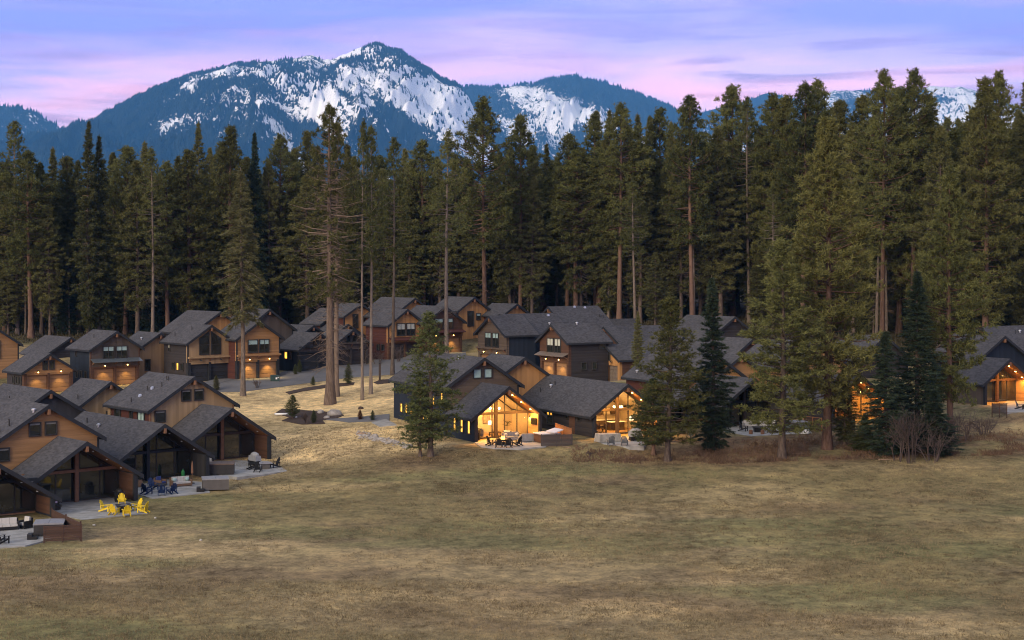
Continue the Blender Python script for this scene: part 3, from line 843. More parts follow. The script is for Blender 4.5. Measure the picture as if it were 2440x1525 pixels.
        for sg in (-1, 1):
            c = v.cx + sg * (mid + dw / 2)
            d = MB().box(c - dw/2 + 0.01, c + dw/2 - 0.01, yf + 0.34, yf + 0.44, -0.3, -0.01).build('garage_door', door, r)
            n = 4
            for i in range(n):
                MB().box(c - dw/2 + 0.02, c + dw/2 - 0.02, yf + 0.30, yf + 0.40, dh / n * i + 0.012, dh / n * (i + 1) - 0.012).build('panel', door, d)
            MB().box(c - dw/2, c + dw/2, yf + 0.02, yf + 0.44, dh + 0.01, zl - 0.006).build('lintel', low, r)
            if lamps:
                z = zl + 0.22
                L = MB().tube((c, yf - 0.01, z + 0.12), (c, yf - 0.25, z + 0.28), 0.022, 0.022, 6).tube((c, yf - 0.25, z + 0.28), (c, yf - 0.36, z + 0.18), 0.022, 0.022, 6).build('lamp_arm', 'metal_dark', r)
                MB().lathe([(0.20, 0.0), (0.19, 0.03), (0.06, 0.16), (0.04, 0.20)], 12, (c, yf - 0.36, z)).build('lamp_shade', 'metal_dark', L)
                if lit:
                    MB().blob((c, yf - 0.36, z - 0.07), (0.08, 0.08, 0.08), 1, 8, 6, 0).build('bulb', 'bulb', L, True)
                    gl_ = lamp('garage_lamp', 'SPOT', (c, yf - 0.34, z - 0.16), lit * 2.4, r, (1.0, 0.66, 0.20), radius=0.05); gl_.data.spot_size = R(100); gl_.data.spot_blend = 0.7; gl_.rotation_euler = (R(-10), 0, 0)
        zb_ = zl + (0.62 if lamps else 0.3)
        if belt == 'awning':
            mb = MB().prism([(v.cx - wx - 0.05, yf, zb_ + 0.42), (v.cx - wx - 0.05, yf - 1.0, zb_), (v.cx - wx - 0.05, yf - 1.0, zb_ + 0.09), (v.cx - wx - 0.05, yf, zb_ + 0.52)], (2 * wx + 0.1, 0, 0))
            a = mb.build('awning', belt_mat, r)
            for x in (-wx + 0.2, 0, wx - 0.2):
                MB().bar((v.cx + x, yf, zb_ - 0.3), (v.cx + x, yf - 0.8, zb_ + 0.08), 0.10, 0.10).build('brace', 'post_wood', a)
        elif belt == 'ledge':
            a = MB().box(v.cx - wx - 0.05, v.cx + wx + 0.05, yf - 0.45, yf - 0.01, zb_, zb_ + 0.22).build('ledge', belt_mat, r)
            for x in (-wx + 0.25, 0, wx - 0.25):
                MB().bar((v.cx + x, yf, zb_ - 0.42), (v.cx + x, yf - 0.38, zb_ - 0.02), 0.11, 0.11).build('brace', 'post_wood', a)
        for sg in (-1, 1):
            x = v.cx + sg * wx
            MB().box(x - 0.09, x + 0.09, yf - 0.03, yf + 0.12, zl, zt - 0.04).build('corner_board', trim, r)
        return v
    # ------- deep porch with a glass wall
    def porch(v, rec=3.0, wing='wood_dark', soffit='soffit_dark', post='post_wood', beam='beam_dark', xs=None, xp=0.35, lit=False, lights=None, zbeam=2.5, inner_left=None, frame='frame_black'):
        r = v.root; wx = v.wx; cx = v.cx; y0 = v.y0; yg = y0 + rec; zt = v.ztop(cx + wx) + 0.02
        for sg, m in ((-1, v.side), (1, v.side_r)):
            a, b = (cx - wx, cx - wx + 0.22) if sg < 0 else (cx + wx - 0.22, cx + wx)
            MB().box(a, b, y0 + 0.42, v.yb, v.zb, zt + 0.08).build('wall', m, r)
            x = cx + sg * (wx - 0.14)
            MB().box(x - 0.17, x + 0.17, y0 + 0.10, y0 + 0.416, v.zb, zt + 0.06).build('column', 'charcoal', r)
            lx = (cx - wx + 0.224, cx - wx + 0.25) if sg < 0 else (cx + wx - 0.25, cx + wx - 0.224)
            MB().box(lx[0], lx[1], y0 + 0.42, yg - 0.02, -0.02, zt - 0.02).build('cladding', wing, r)
        for sg in (-1, 1):
            poly = [(cx, y0 + 0.02, v.zr - TR - 0.015), (cx + sg * (wx - 0.02), y0 + 0.02, v.zr - TR - 0.015 - v.p * (wx - 0.02)), (cx + sg * (wx - 0.02), y0 + 0.02, v.zr - TR - 0.05 - v.p * (wx - 0.02)), (cx, y0 + 0.02, v.zr - TR - 0.05)]
            MB().prism(poly, (0, rec - 0.04, 0)).build('soffit', soffit, r)
            for i, fx in enumerate((0.25, 0.52, 0.8)):
                x = cx + sg * wx * fx; z = v.zr - TR - 0.05 - v.p * wx * fx
                nrm = Vector((-sg * v.p, 0, -1)).normalized() if False else Vector((0, 0, -1))
                o = MB().tube((x, y0 + rec * 0.42, z + 0.02), (x, y0 + rec * 0.42, z - 0.05), 0.10, 0.10, 10).build('downlight', 'downlight' if lights else 'metal_light', r)
                if lights:
                    L = lamp('porch_light', 'SPOT', (x, y0 + rec * 0.42, z - 0.09), lights, r, radius=0.05); L.data.spot_size = R(165); L.data.spot_blend = 0.8
        xl, xr = cx - wx + 0.25, cx + wx - 0.25
        xs = xs or [-wx * 0.62, -wx * 0.3, wx * 0.16, wx * 0.56]
        edges = [xl] + [cx + q for q in xs] + [xr]
        top = lambda e: [((v.p, 1.0), v.zr - TR - 0.22 + v.p * cx), ((-v.p, 1.0), v.zr - TR - 0.22 - v.p * cx)]
        def region(a, b, z0, z1):
            q = [(a, z0), (b, z0), (b, z1), (a, z1)]
            for n, d in top(0): q = clip_poly(q, n, d)
            return q
        fr = MB()
        for e in edges:
            q = region(e - 0.05, e + 0.05, 0.0, 99)
            if len(q) > 2: fr.prism([(a, yg - 0.04, b) for a, b in q], (0, 0.12, 0))
        for z0, z1 in ((0.0, 0.09), (zbeam - 0.05, zbeam)):
            for a, b in zip(edges[:-1], edges[1:]): fr.box(a + 0.05, b - 0.05, yg - 0.036, yg + 0.08, z0, z1)
        for sg in (-1, 1):
            a0, a1 = cx, (xr if sg > 0 else xl)
            za = v.zr - TR - 0.13; zb = za - v.p * abs(a1 - cx)
            fr.bar((a0, yg + 0.02, za), (a1, yg + 0.02, zb), 0.12, 0.18)
        fo = fr.build('window_frame', frame, r)
        for i, (a, b) in enumerate(zip(edges[:-1], edges[1:])):
            for z0, z1 in ((0.09, zbeam - 0.05), (zbeam + 0.26, 99)):
                q = region(a + 0.052, b - 0.052, z0, z1)
                if len(q) > 2 and max(p[1] for p in q) - z0 > 0.15:
                    MB().prism([(c, yg + 0.01, d) for c, d in q], (0, 0.025, 0)).build('pane', 'pane_clear' if lit else 'pane_dark', fo)
        # post and cross beam
        xp_ = cx + xp; zt_p = v.ztop(xp_) - 0.05
        MB().box(xp_ - 0.16, xp_ + 0.16, yg - 0.42, yg - 0.10, -0.05, zt_p).build('post', post, r)
        for a, b in ((xl + 0.02, xp_ - 0.162), (xp_ + 0.162, xr - 0.02)):
            MB().box(a, b, yg - 0.36, yg - 0.05, zbeam, zbeam + 0.25).build('beam', beam, r)
        # back wall of the block
        MB().prism([(cx - wx + 0.23, v.yb - 0.2, v.zb), (cx + wx - 0.23, v.yb - 0.2, v.zb), (cx + wx - 0.23, v.yb - 0.2, zt), (cx, v.yb - 0.2, v.zr - TR), (cx - wx + 0.23, v.yb - 0.2, zt)], (0, 0.2, 0)).build('wall', v.gable, r)
        if lit:
            dp = min(6.0, v.yb - 0.3 - yg)
            MB().box(xl - 0.02, xr + 0.02, yg + 0.1, yg + dp, -0.2, 0.03).build('interior_floor', 'floor_wood', r)
            q = region(xl, xr, 0.03, 99)
            MB().prism([(a, yg + dp, b) for a, b in q], (0, 0.1, 0)).build('interior_wall', 'cream', r)
            for x in (xl - 0.026, xr):
                MB().box(x, x + 0.026, yg + 0.1, yg + dp, 0.03, zt - 0.05).build('interior_wall', 'cream', r)
            for sg in (-1, 1):
                z = v.zr - TR - 0.02
                poly = [(cx, yg + 0.1, z), (cx + sg * (wx - 0.25), yg + 0.1, z - v.p * (wx - 0.25)), (cx + sg * (wx - 0.25), yg + 0.1, z - 0.05 - v.p * (wx - 0.25)), (cx, yg + 0.1, z - 0.05)]
                MB().prism(poly, (0, dp, 0)).build('ceiling', 'cream', r)
        else:
            MB().box(xl, xr, yg + 0.1, v.yb - 0.3, -0.2, 0.02).build('interior_floor', 'floor_wood', r)
        return v

# ---- foreground left: four houses stepping back from the lower left corner
hz = House('house', 'dark brown house cut off by the left edge, its porch eave nearest the camera', 41, (-3, 1104), 30.2)
v = Vol(hz, (-3, 1104), 30.2, 5.2, 3.30, 13, fo=0.5, side='navy', gable='blackbrown')
v.porch(rec=3.2, wing='wood_dark', soffit='soffit_dark', post='charcoal', beam='charcoal')

ha = House('house', 'house with orange cedar upper gable behind the yellow chairs', 41, (207.6, 1052), 28.2)
v = Vol(ha, (207.6, 1052), 28.2, 5.2, 3.25, 5.6, bo=-0.3, side='charcoal', gable='cedar', roof='shingle')
v.porch(rec=3.1, wing='wood_dark', soffit='soffit_wood', post='post_wood', beam='post_wood')
v = Vol(ha, (116.7, 964), 27.3, 5.35, 3.25, 15, side='darkgrey', gable='cedar', roof='shingle').walls()
v.window('F', -1.05, 5.5, 0.92, 1.05, 'valance'); v.window('F', 0.40, 5.5, 0.95, 1.05, 'valance'); v.window('F', -3.9, 3.55, 1.0, 1.0, 'valance')
v.vents([('pipe', 0.10, 0.55), ('pipe', 0.13, 0.52), ('pipe', 0.11, 0.70), ('cap', 0.05, 0.2)])

hb_ = House('house', 'dark grey house with black porch gable behind the navy blue chairs', 41, (393.2, 1010), 25.6)
v = Vol(hb_, (393.2, 1010), 25.6, 5.2, 3.38, 17, side='charcoal', side_r='charcoal', gable='darkgrey')
v.porch(rec=3.1, wing='darkgrey', soffit='soffit_dark', post='charcoal', beam='charcoal', xp=-0.3)
v.vents([('cap', 0.62, 0.30), ('pipe', 0.80, 0.25)])
v = Vol(hb_, (121.5, 929), 23.2, 5.3, 3.3, 12, side='darkgrey', gable='darkgrey').walls()
v.vents([('pipe', 0.25, 0.6), ('cap', 0.18, 0.75), ('pipe', 0.45, 0.4)])

hc = House('house', 'house with tan board gable and dark red side wall beside the covered grill', 41, (554, 972), 23.4)
v = Vol(hc, (554, 972), 23.4, 5.15, 3.35, 6.2, bo=-0.3, side='redbrown', gable='tan_v')
v.porch(rec=3.0, wing='wood_dark', soffit='soffit_wood', post='post_wood', beam='beam_dark')
v = Vol(hc, (464.3, 897), 22.8, 5.35, 3.27, 10.2, side='redbrown', gable='tan_v', fo=0.5).walls()
v.window('F', -0.75, 5.95, 0.95, 1.05, 'valance'); v.window('F', 0.72, 5.95, 0.95, 1.05, 'valance'); v.window('F', -3.75, 3.95, 1.05, 1.05, 'valance')
v.window('L', 1.9, 3.75, 1.35, 1.25, 'teal', 2); v.window('L', 4.1, 3.75, 0.5, 1.25, 'valance'); v.window('L', 7.2, 3.75, 1.2, 1.25, 'dark')
v.vents([('pipe', 0.42, 0.18), ('pipe', 0.38, 0.18), ('pipe', 0.35, 0.36), ('box', 0.47, 0.45), ('pipe', 0.52, 0.5), ('box', 0.50, 0.68), ('pipe', 0.52, 0.85)])
MB().box(v.cx - v.wx + 0.02, v.cx - v.wx - 0.14, v.yb - 0.5, v.yb + 0.05, -1.2, v.ztop(v.cx + v.wx)).build('corner_board', 'tan_v', hc.root)
v = Vol(hc, (264.7, 908.5), 21.2, 4.7, 3.2, 7.5, side='tan_v', gable='tan_v').walls()
v.window('F', 0.35, 2.3, 1.2, 1.3, 'dark'); v.vents([('pipe', 0.3, 0.62)])

# ---- second row on the left
hd = House('house', 'cedar house cut off by the left edge with a two-lamp cedar garage', 41, (120, 842), 17.6)
v = Vol(hd, (120, 842), 17.6, 4.0, 2.45, 6.5, side='blackbrown', gable='cedar', trim='cedar') if False else Vol(hd, (120, 842), 17.6, 4.0, 2.45, 6.5, side='blackbrown', gable='cedar')
v.garage(door='garage_wood', belt=None, lit=85, low='cedar', trim='wood_dark')
v.window('F', -0.5, 3.1, 0.55, 1.1, 'dark', 1); v.window('F', 0.45, 3.1, 0.55, 1.1, 'dark', 1)
for u in (1.0, 2.0, 3.2): v.window('L', u, 1.2, 0.6, 0.9, 'dark')
v = Vol(hd, (-22, 772), 16.6, 4.8, 3.1, 9, side='blackbrown', gable='cedar').walls()
v.window('F', 1.1, 3.8, 0.8, 2.5, 'dark'); v.window('F', 0.0, 3.8, 0.8, 2.5, 'dark')
v = Vol(hd, (170, 803), 14.8, 4.6, 2.9, 10, side='blackbrown', gable='blackbrown').walls()

he = House('house', 'navy house with grey-brown gable, metal awning and two lit garage doors', 41, (279, 788.5), 17.0)
v = Vol(he, (279, 788.5), 17.0, 4.15, 2.55, 7.6, side='navy', gable='greybrown')
v.garage(door='garage_wood', belt='awning', lit=80, belt_mat='metal_awning', low='wood_dark', trim='wood_dark', lamps=True)
v.window('F', -1.05, 3.75, 1.55, 1.6, 'tealhalf', 2); v.window('F', 0.95, 3.75, 1.55, 1.6, 'tealhalf', 2)
v.window('L', 4.6, 4.0, 0.35, 0.75, 'valance'); v.window('L', 1.5, 1.0, 0.5, 0.9, 'dark'); v.window('L', 3.0, 1.0, 0.5, 0.9, 'dark'); v.window('L', 4.3, 1.0, 0.5, 0.9, 'dark')
v.vents([('pipe', 0.5, 0.4)])
v = Vol(he, (384, 792.5), 16.4, 4.2, 2.6, 7.0, side='tan_v', gable='tan_v').walls()
v.window('F', -1.9, 1.6, 0.7, 1.5, 'dark'); v.vents([('cap', 0.4, 0.4)])

hf = House('house', 'dark brown house with tall pointed gable window above unlit garage doors', 41, (504.8, 774), 16.7)
v = Vol(hf, (504.8, 774), 16.7, 4.0, 2.55, 8.0, side='blackbrown', gable='tan_v')
v.garage(door='garage_dark', belt='ledge', lit=0, belt_mat='tan_v', low='tan_v', trim='charcoal')
for sg in (-1, 1):   # pointed pair of tall panes
    x0, x1 = 0.12 * sg, 1.75 * sg; zs = 3.75
    zt_ = lambda x: v.zr - TR - 0.55 - v.p * abs(x)
    fr = MB().prism([(v.cx + x0, v.yf - 0.10, zs - 0.1), (v.cx + x1, v.yf - 0.10, zs - 0.1), (v.cx + x1, v.yf - 0.10, zt_(x1)), (v.cx + x0, v.yf - 0.10, zt_(x0))], (0, 0.095, 0)).build('window', 'frame_black', hf.root)
    k0, k1 = x0 + 0.1 * sg, x1 - 0.1 * sg; km = (k0 + k1) / 2
    MB().prism([(v.cx + k0, v.yf - 0.13, zs), (v.cx + k1, v.yf - 0.13, zs), (v.cx + k1, v.yf - 0.13, zs + 1.35), (v.cx + k0, v.yf - 0.13, zs + 1.35)], (0, 0.028, 0)).build('pane', 'pane_dark', fr)
    MB().prism([(v.cx + k0, v.yf - 0.13, zs + 1.42), (v.cx + k1, v.yf - 0.13, zs + 1.42), (v.cx + k1, v.yf - 0.13, zt_(k1) - 0.12), (v.cx + k0, v.yf - 0.13, zt_(k0) - 0.12)], (0, 0.028, 0)).build('pane', 'pane_dark', fr)
v.window('L', 5.4, 4.1, 0.4, 0.9, 'half'); v.window('L', 1.6, 1.5, 0.7, 0.95, 'dark'); v.window('L', 2.9, 1.5, 0.6, 0.95, 'lit'); v.window('L', 4.2, 1.5, 0.7, 0.95, 'dark')
v.vents([('pipe', 0.45, 0.3), ('pipe', 0.75, 0.65)])
v = Vol(hf, (526.5, 742), 15.7, 5.0, 3.2, 10.2, side='blackbrown', gable='cedar_v').walls()

hg = House('house', 'cedar house with two brightly lit garage doors behind the slender pale tree', 41, (620.5, 764), 16.5)
v = Vol(hg, (620.5, 764), 16.5, 4.05, 2.6, 7.0, side='redbrown', gable='cedar')
v.garage(door='garage_wood', belt='ledge', lit=150, belt_mat='cedar', low='cedar', trim='charcoal')
v.window('F', -0.95, 3.75, 1.5, 1.75, 'tealhalf'); v.window('F', 0.95, 3.75, 1.5, 1.75, 'tealhalf', 2)
v.vents([('pipe', 0.5, 0.5)])
v = Vol(hg, (643.6, 736.5), 15.5, 4.9, 3.3, 8.0, side='blackbrown', gable='greybrown').walls()
v.window('F', 0.6, 4.5, 0.5, 1.3, 'dark')

# ---- centre back
hh = House('house', 'low black house with one lit side window beside the lit cedar garage', 41, (763.4, 793), 15.9)
v = Vol(hh, (763.4, 793), 15.9, 3.9, 2.45, 6.5, side='navy', gable='greybrown')
v.garage(door='garage_dark', belt='ledge', lit=0, belt_mat='charcoal', low='charcoal', trim='charcoal')
v.window('F', -0.5, 3.55, 0.55, 1.1, 'dark'); v.window('F', 0.5, 3.55, 0.55, 1.1, 'dark')
v.window('L', 3.5, 1.5, 0.75, 0.95, 'lit'); v.window('L', 2.2, 1.5, 0.6, 0.95, 'dark')
v = Vol(hh, (748, 775), 14.6, 4.0, 2.4, 7.0, side='navy', gable='charcoal').walls()

hi = House('house', 'low taupe garage house with brown doors half hidden by the big trunk', 41, (842, 785), 15.6)
v = Vol(hi, (842, 785), 15.6, 3.7, 2.35, 6.5, side='redbrown', gable='greybrown')
v.garage(door='garage_brown', belt='ledge', lit=0, belt_mat='greybrown', low='greybrown', trim='garage_brown')
v.window('F', -0.55, 3.55, 0.6, 1.1, 'dark'); v.window('F', 0.5, 3.55, 0.6, 1.1, 'dark')
v = Vol(hi, (830, 772), 14.4, 4.2, 2.4, 6.0, side='redbrown', gable='redbrown').walls()

hj = House('house', 'house with a bright cedar gable between the thin pale trunks at the forest edge', 41, (861.6, 723), 14.3)
v = Vol(hj, (861.6, 723), 14.3, 3.6, 2.1, 6.0, side='redbrown', gable='cedar_v').walls()
v.window('F', -0.9, 3.6, 0.9, 2.2, 'dark'); v.window('F', 1.2, 4.1, 0.8, 1.0, 'dark')
v = Vol(hj, (815, 735), 14.0, 4.4, 2.6, 6.5, side='redbrown', gable='redbrown').walls()

hk = House('house', 'red-brown house with cedar gable and paired pale-blind windows', 41, (971.7, 736.3), 15.2, z0=5.95)
v = Vol(hk, (971.7, 736.3), 15.2, 3.85, 2.5, 7.0, side='redbrown', gable='cedar_v')
v.garage(door='garage_brown', belt='awning', lit=0, belt_mat='redbrown', low='wood_dark', trim='wood_dark', lamps=False)
v.window('F', -0.95, 3.7, 1.5, 1.8, 'half', 2); v.window('F', 0.95, 3.7, 1.5, 1.8, 'half', 2)
v.window('L', 1.4, 1.4, 0.6, 0.8, 'dark'); v.window('L', 2.6, 1.4, 0.6, 0.8, 'dark')
v = Vol(hk, (989.6, 709.5), 14.4, 5.0, 3.1, 9.5, side='redbrown', gable='cedar_v').walls()

hl = House('house', 'brown house with teal blinds and a lit garage behind the near pine', 41, (1062, 729), 15.0, z0=6.7)
v = Vol(hl, (1062, 729), 15.0, 4.3, 2.65, 7.5, side='redbrown', gable='wood_dark')
v.garage(door='garage_wood', belt='awning', lit=105, belt_mat='redbrown', low='wood_dark', trim='wood_dark')
v.window('F', -1.0, 3.9, 1.6, 1.5, 'tealhalf', 2); v.window('F', 1.0, 3.9, 1.6, 1.5, 'tealhalf', 2)
v = Vol(hl, (1131.4, 707.5), 14.2, 3.7, 2.3, 7.5, side='redbrown', gable='cedar_v').walls()
v.window('F', -0.5, 3.8, 1.2, 2.4, 'dark'); v.window('F', 1.2, 4.8, 0.8, 1.0, 'tealhalf'); v.window('L', 1.2, 4.6, 1.2, 1.1, 'half', 2)

hm_ = House('house', 'low cedar-gabled house in front of the reddish trunk at the forest edge', 41, (1232.6, 723.4), 14.2)
v = Vol(hm_, (1232.6, 723.4), 14.2, 3.4, 2.0, 6.5, side='redbrown', gable='cedar_v').walls()

# ---- centre right back: gables turned the other way
hn = House('house', 'navy-walled house with teal windowed gable beside a glowing lamp', -57, (1165, 752), 16.4, z0=5.2)
v = Vol(hn, (1165, 752), 16.4, 4.3, 2.75, 6.0, side='navy', side_r='navy', gable='taupe')
v.garage(door='garage_wood', belt='ledge', lit=80, belt_mat='taupe', low='taupe', trim='taupe')
v.window('F', -1.0, 3.6, 1.5, 1.9, 'tealhalf', 2); v.window('F', 1.0, 3.6, 1.5, 1.9, 'tealhalf', 2)
v = Vol(hn, (1190, 748), 16.0, 4.9, 3.3, 10.2, side='navy', gable='taupe').walls()
v.vents([('box', 0.82, 0.12), ('cap', 0.72, 0.5), ('pipe', 0.83, 0.75), ('cap', 0.86, 0.8)], side=1)

ho_ = House('house', 'dark house with brown gable, tan awning and two lit garage doors behind the orange gable', -57, (1312.8, 772), 17.1, z0=4.7)
v = Vol(ho_, (1312.8, 772), 17.1, 3.95, 2.5, 7.8, side='navy', side_r='blackbrown', gable='wood_dark')
v.garage(door='garage_wood', belt='awning', lit=105, belt_mat='metal_tan', low='wood_dark', trim='wood_dark')
v.window('F', -0.9, 3.7, 1.4, 1.9, 'half', 2); v.window('F', 0.9, 3.7, 1.4, 1.9, 'half', 2)
v.window('R', 2.6, 1.4, 0.8, 0.95, 'dark'); v.window('R', 4.4, 1.4, 0.6, 0.95, 'dark'); v.window('R', 5.8, 4.2, 0.9, 0.9, 'dark')
v.vents([('cap', 0.55, 0.05)], side=1)

hp = House('house', 'house with broad grey roof and small orange gable at the forest edge', -57, (1306, 730), 15.2)
v = Vol(hp, (1306, 730), 15.2, 5.1, 3.4, 9.6, side='redbrown', gable='cedar_v').walls()
v.vents([('box', 0.5, 0.06), ('box', 0.7, 0.1), ('pipe', 0.85, 0.5), ('pipe', 0.9, 0.55)], side=1)
v = Vol(hp, (1452, 760), 13.6, 4.0, 2.6, 6.0, side='blackbrown', gable='blackbrown').walls()

hq = House('house', 'house with a bright orange garage gable and two narrow windows', -55, (1439, 825.7), 17.0, z0=4.2)
v = Vol(hq, (1439, 820), 17.0, 3.3, 2.1, 8.5, side='wood_dark', side_r='wood_dark', gable='cedar_v')
v.garage(door='metal_tan', belt=None, lit=0, low='cedar_v', trim='cedar_v', lamps=True)
v.window('F', -0.4, 3.1, 0.5, 1.2, 'dark'); v.window('F', 0.45, 3.1, 0.5, 1.2, 'dark')
v = Vol(hq, (1438, 778), 15.4, 5.2, 3.4, 11.5, side='blackbrown', gable='wood_dark').walls()
v.vents([('pipe', 0.8, 0.45)], side=1)

# ---- the lit pair in the centre
hv = House('house', 'lit navy house with glowing glass gable and round-the-fire chairs on its patio', 28, (1213.7, 920.2), 22.7)
v1 = v = Vol(hv, (1213.7, 920.2), 22.7, 4.45, 3.25, 6.4, bo=-0.3, side='navy', side_r='navy', gable='taupe')
v.porch(rec=2.7, wing='cedar', soffit='soffit_wood', post='beam_dark', beam='beam_dark', lit=True, lights=480, xs=[-2.6, -0.65, 0.85, 2.35], xp=-0.35)
for u in (0.9, 2.6, 4.3): v.window('L', u, 0.75, 0.55, 1.75, 'lit')
v2 = v = Vol(hv, (1155, 852), 21.9, 4.9, 3.2, 15, side='navy', gable='taupe').walls()
v.window('F', -0.65, 6.1, 0.85, 0.9, 'teal'); v.window('F', 0.65, 6.1, 0.85, 0.9, 'teal')
for u in (8.9, 10.3, 11.7): v.window('L', u, 1.6, 0.6, 0.9, 'lit')
for u, z, hh_ in ((7.2, 3.6, 0.7), (3.0, 3.1, 0.9), (0.9, 3.3, 1.2), (4.6, 0.9, 0.9), (5.6, 0.9, 1.4)): v.window('L', u, z, 0.5, hh_, 'lit')
MB().box(v.cx - v.wx - 0.10, v.cx - v.wx + 0.02, v.yf + 6.4, v.yf + 6.75, -1.0, v.ztop(v.cx + v.wx)).build('corner_board', 'post_wood', hv.root)
v.vents([('cap', 0.35, 0.12)])
v = Vol(hv, (1251.5, 850.7), 20.6, 4.2, 2.7, 8.5, side='cedar_v', gable='cedar_v').walls()
v.window('F', -1.5, 1.9, 1.2, 1.1, 'dark')

hw_ = House('house', 'long brown house with glowing chandelier-lit glass gable, second of the lit pair', 28, (1496.8, 914.6), 22.3)
v3 = v = Vol(hw_, (1496.8, 914.6), 22.3, 4.7, 3.3, 18.5, side='blackbrown', side_r='blackbrown', gable='cedar')
v.porch(rec=1.9, wing='cedar', soffit='soffit_wood', post='beam_dark', beam='beam_dark', lit=True, lights=460, xs=[-3.0, -1.6, -0.2, 1.2, 2.6], xp=-0.35)
v.window('L', 8.9, 0.55, 1.3, 1.75, 'dark'); v.window('L', 5.2, 1.5, 0.55, 0.6, 'dark'); v.window('L', 2.6, 1.5, 0.6, 0.6, 'dark')
v.window('L', 8.6, 1.55, 0.55, 0.75, 'lit'); v.window('L', 9.3, 1.55, 0.5, 0.75, 'lit')
MB().box(v.cx - v.wx - 0.06, v.cx - v.wx + 0.02, v.yf + 3.5, v.yf + 4.7, -1.0, v.ztop(v.cx + v.wx)).build('cladding', 'wood_dark', hw_.root)
v.vents([('pipe', 0.72, 0.30), ('pipe', 0.75, 0.36), ('pipe', 0.79, 0.55), ('cap', 0.74, 0.37)])

# ---- behind the trees on the right
ht_ = House('house', 'house with red-brown wall and broad roof directly behind the young pine', 28, (1715, 848), 19.6)
v = Vol(ht_, (1715, 848), 19.6, 5.0, 3.3, 14.5, side='redbrown', gable='cedar').walls()
v.window('F', -1.0, 3.6, 0.9, 1.1, 'dark'); v.vents([('cap', 0.85, 0.8)])
v = Vol(ht_, (1650, 930), 21.4, 4.3, 2.9, 6.0, side='redbrown', gable='redbrown', bo=-0.3)
v.porch(rec=2.6, wing='wood_dark', soffit='soffit_dark', post='beam_dark', beam='beam_dark')

hu = House('house', 'house with dark pointed gable window showing between the young pine and the dark fir', 35, (1641.6, 790.6), 16.2)
v = Vol(hu, (1641.6, 790.6), 16.2, 3.8, 2.4, 7.0, side='blackbrown', gable='wood_dark').walls()
v.window('F', -0.55, 3.3, 0.7, 1.4, 'dark'); v.window('F', 0.4, 3.3, 0.7, 1.4, 'dark')
v = Vol(hu, (1752, 754), 15.0, 5.2, 3.3, 11.5, side='cedar', gable='blackbrown').walls()

v = Vol(hu, (1795, 806), 17.4, 5.0, 3.2, 13, side='blackbrown', gable='wood_dark').walls()

hy = House('house', 'dark porch house behind the broad pine with white outdoor sofas in front', 28, (1799, 901), 21.0, z0=2.2)
v = Vol(hy, (1799, 901), 21.0, 4.8, 3.2, 9, side='blackbrown', gable='darkgrey', side_r='darkgrey')
v.porch(rec=2.8, wing='darkgrey', soffit='soffit_dark', post='beam_dark', beam='charcoal')
v = Vol(hy, (1768, 846), 19.4, 4.8, 3.1, 11, side='cedar', gable='cedar').walls()
v.window('F', 0.9, 3.3, 0.6, 0.7, 'lit')

hy2 = House('house', 'grey-roofed house with an orange-lit porch between the great pine and dark firs', 28, (2052, 893), 21.0)
v = Vol(hy2, (2052, 893), 21.0, 4.5, 3.1, 11, side='blackbrown', gable='cedar', side_r='cedar')
v.porch(rec=2.6, wing='cedar', soffit='soffit_wood', post='beam_dark', beam='beam_dark', lit=True, lights=160)
lamp('room_light', 'POINT', (v.cx, v.y0 + 5.0, 2.6), 260, hy2.root, radius=0.25)
v = Vol(hy2, (1960, 815), 19.2, 4.9, 3.2, 12, side='cedar', gable='cedar').walls()
v.window('F', -0.9, 3.0, 0.85, 1.3, 'lit')
v = Vol(hy2, (2110, 800), 17.4, 5.0, 3.3, 8, side='blackbrown', gable='blackbrown').walls()

hx = House('house', 'house at the far right edge with amber-lit porch and black chair', 28, (2407, 854.6), 19.6)
v = Vol(hx, (2407, 854.6), 19.6, 4.5, 3.0, 6.5, side='greybrown', gable='wood_dark', side_r='cedar', bo=-0.3)
v.porch(rec=2.7, wing='cedar', soffit='soffit_wood', post='wood_dark', beam='wood_dark', lights=230)
v = Vol(hx, (2395, 800), 18.4, 5.0, 3.2, 9, side='navy', gable='navy').walls()
hx2 = House('house', 'navy house at the right edge whose broad roof rises above the amber porch', -57, (2336, 778), 17.6)
v = Vol(hx2, (2336, 778), 17.6, 5.2, 3.5, 10.5, side='navy', side_r='navy', gable='navy').walls()
v.window('R', 2.6, 2.6, 0.8, 1.1, 'half'); v.vents([('pipe', 0.5, 0.3), ('cap', 0.62, 0.25)], side=1)
# ------------------------------------------------------------------ trees
def tri_fan(C, D, ln, wd, rg):
    """thin triangles: root C (N,3), unit direction D (N,3)"""
    n = len(C)
    a = rg.normal(size=(n, 3)); p = np.cross(D, a); p /= np.linalg.norm(p, axis=1, keepdims=True) + 1e-9
    h = (p.T * (wd / 2)).T
    v = np.stack([C - h, C + h, C + (D.T * ln).T], 1).reshape(-1, 3)
    return v
def unit(a): return a / (np.linalg.norm(a, axis=1, keepdims=True) + 1e-9)
def needles(name, centers, axes, k, ln, wd, m, rg, flat=0.0, up=0.15, spread=1.0):
    n = len(centers)
    C = np.repeat(centers, k, 0); A = np.repeat(axes, k, 0)
    D = rg.normal(size=(n * k, 3)) * spread; D[:, 2] = D[:, 2] * (1 - flat) + up
    D = unit(D + A * 0.9)
    l = ln * rg.uniform(0.6, 1.25, n * k); w = wd * rg.uniform(0.7, 1.3, n * k)
    v = tri_fan(C + rg.normal(size=C.shape) * ln * 0.18, D, l, w, rg)
    return tris_mesh(name, v, np.arange(len(v)).reshape(-1, 3), m)
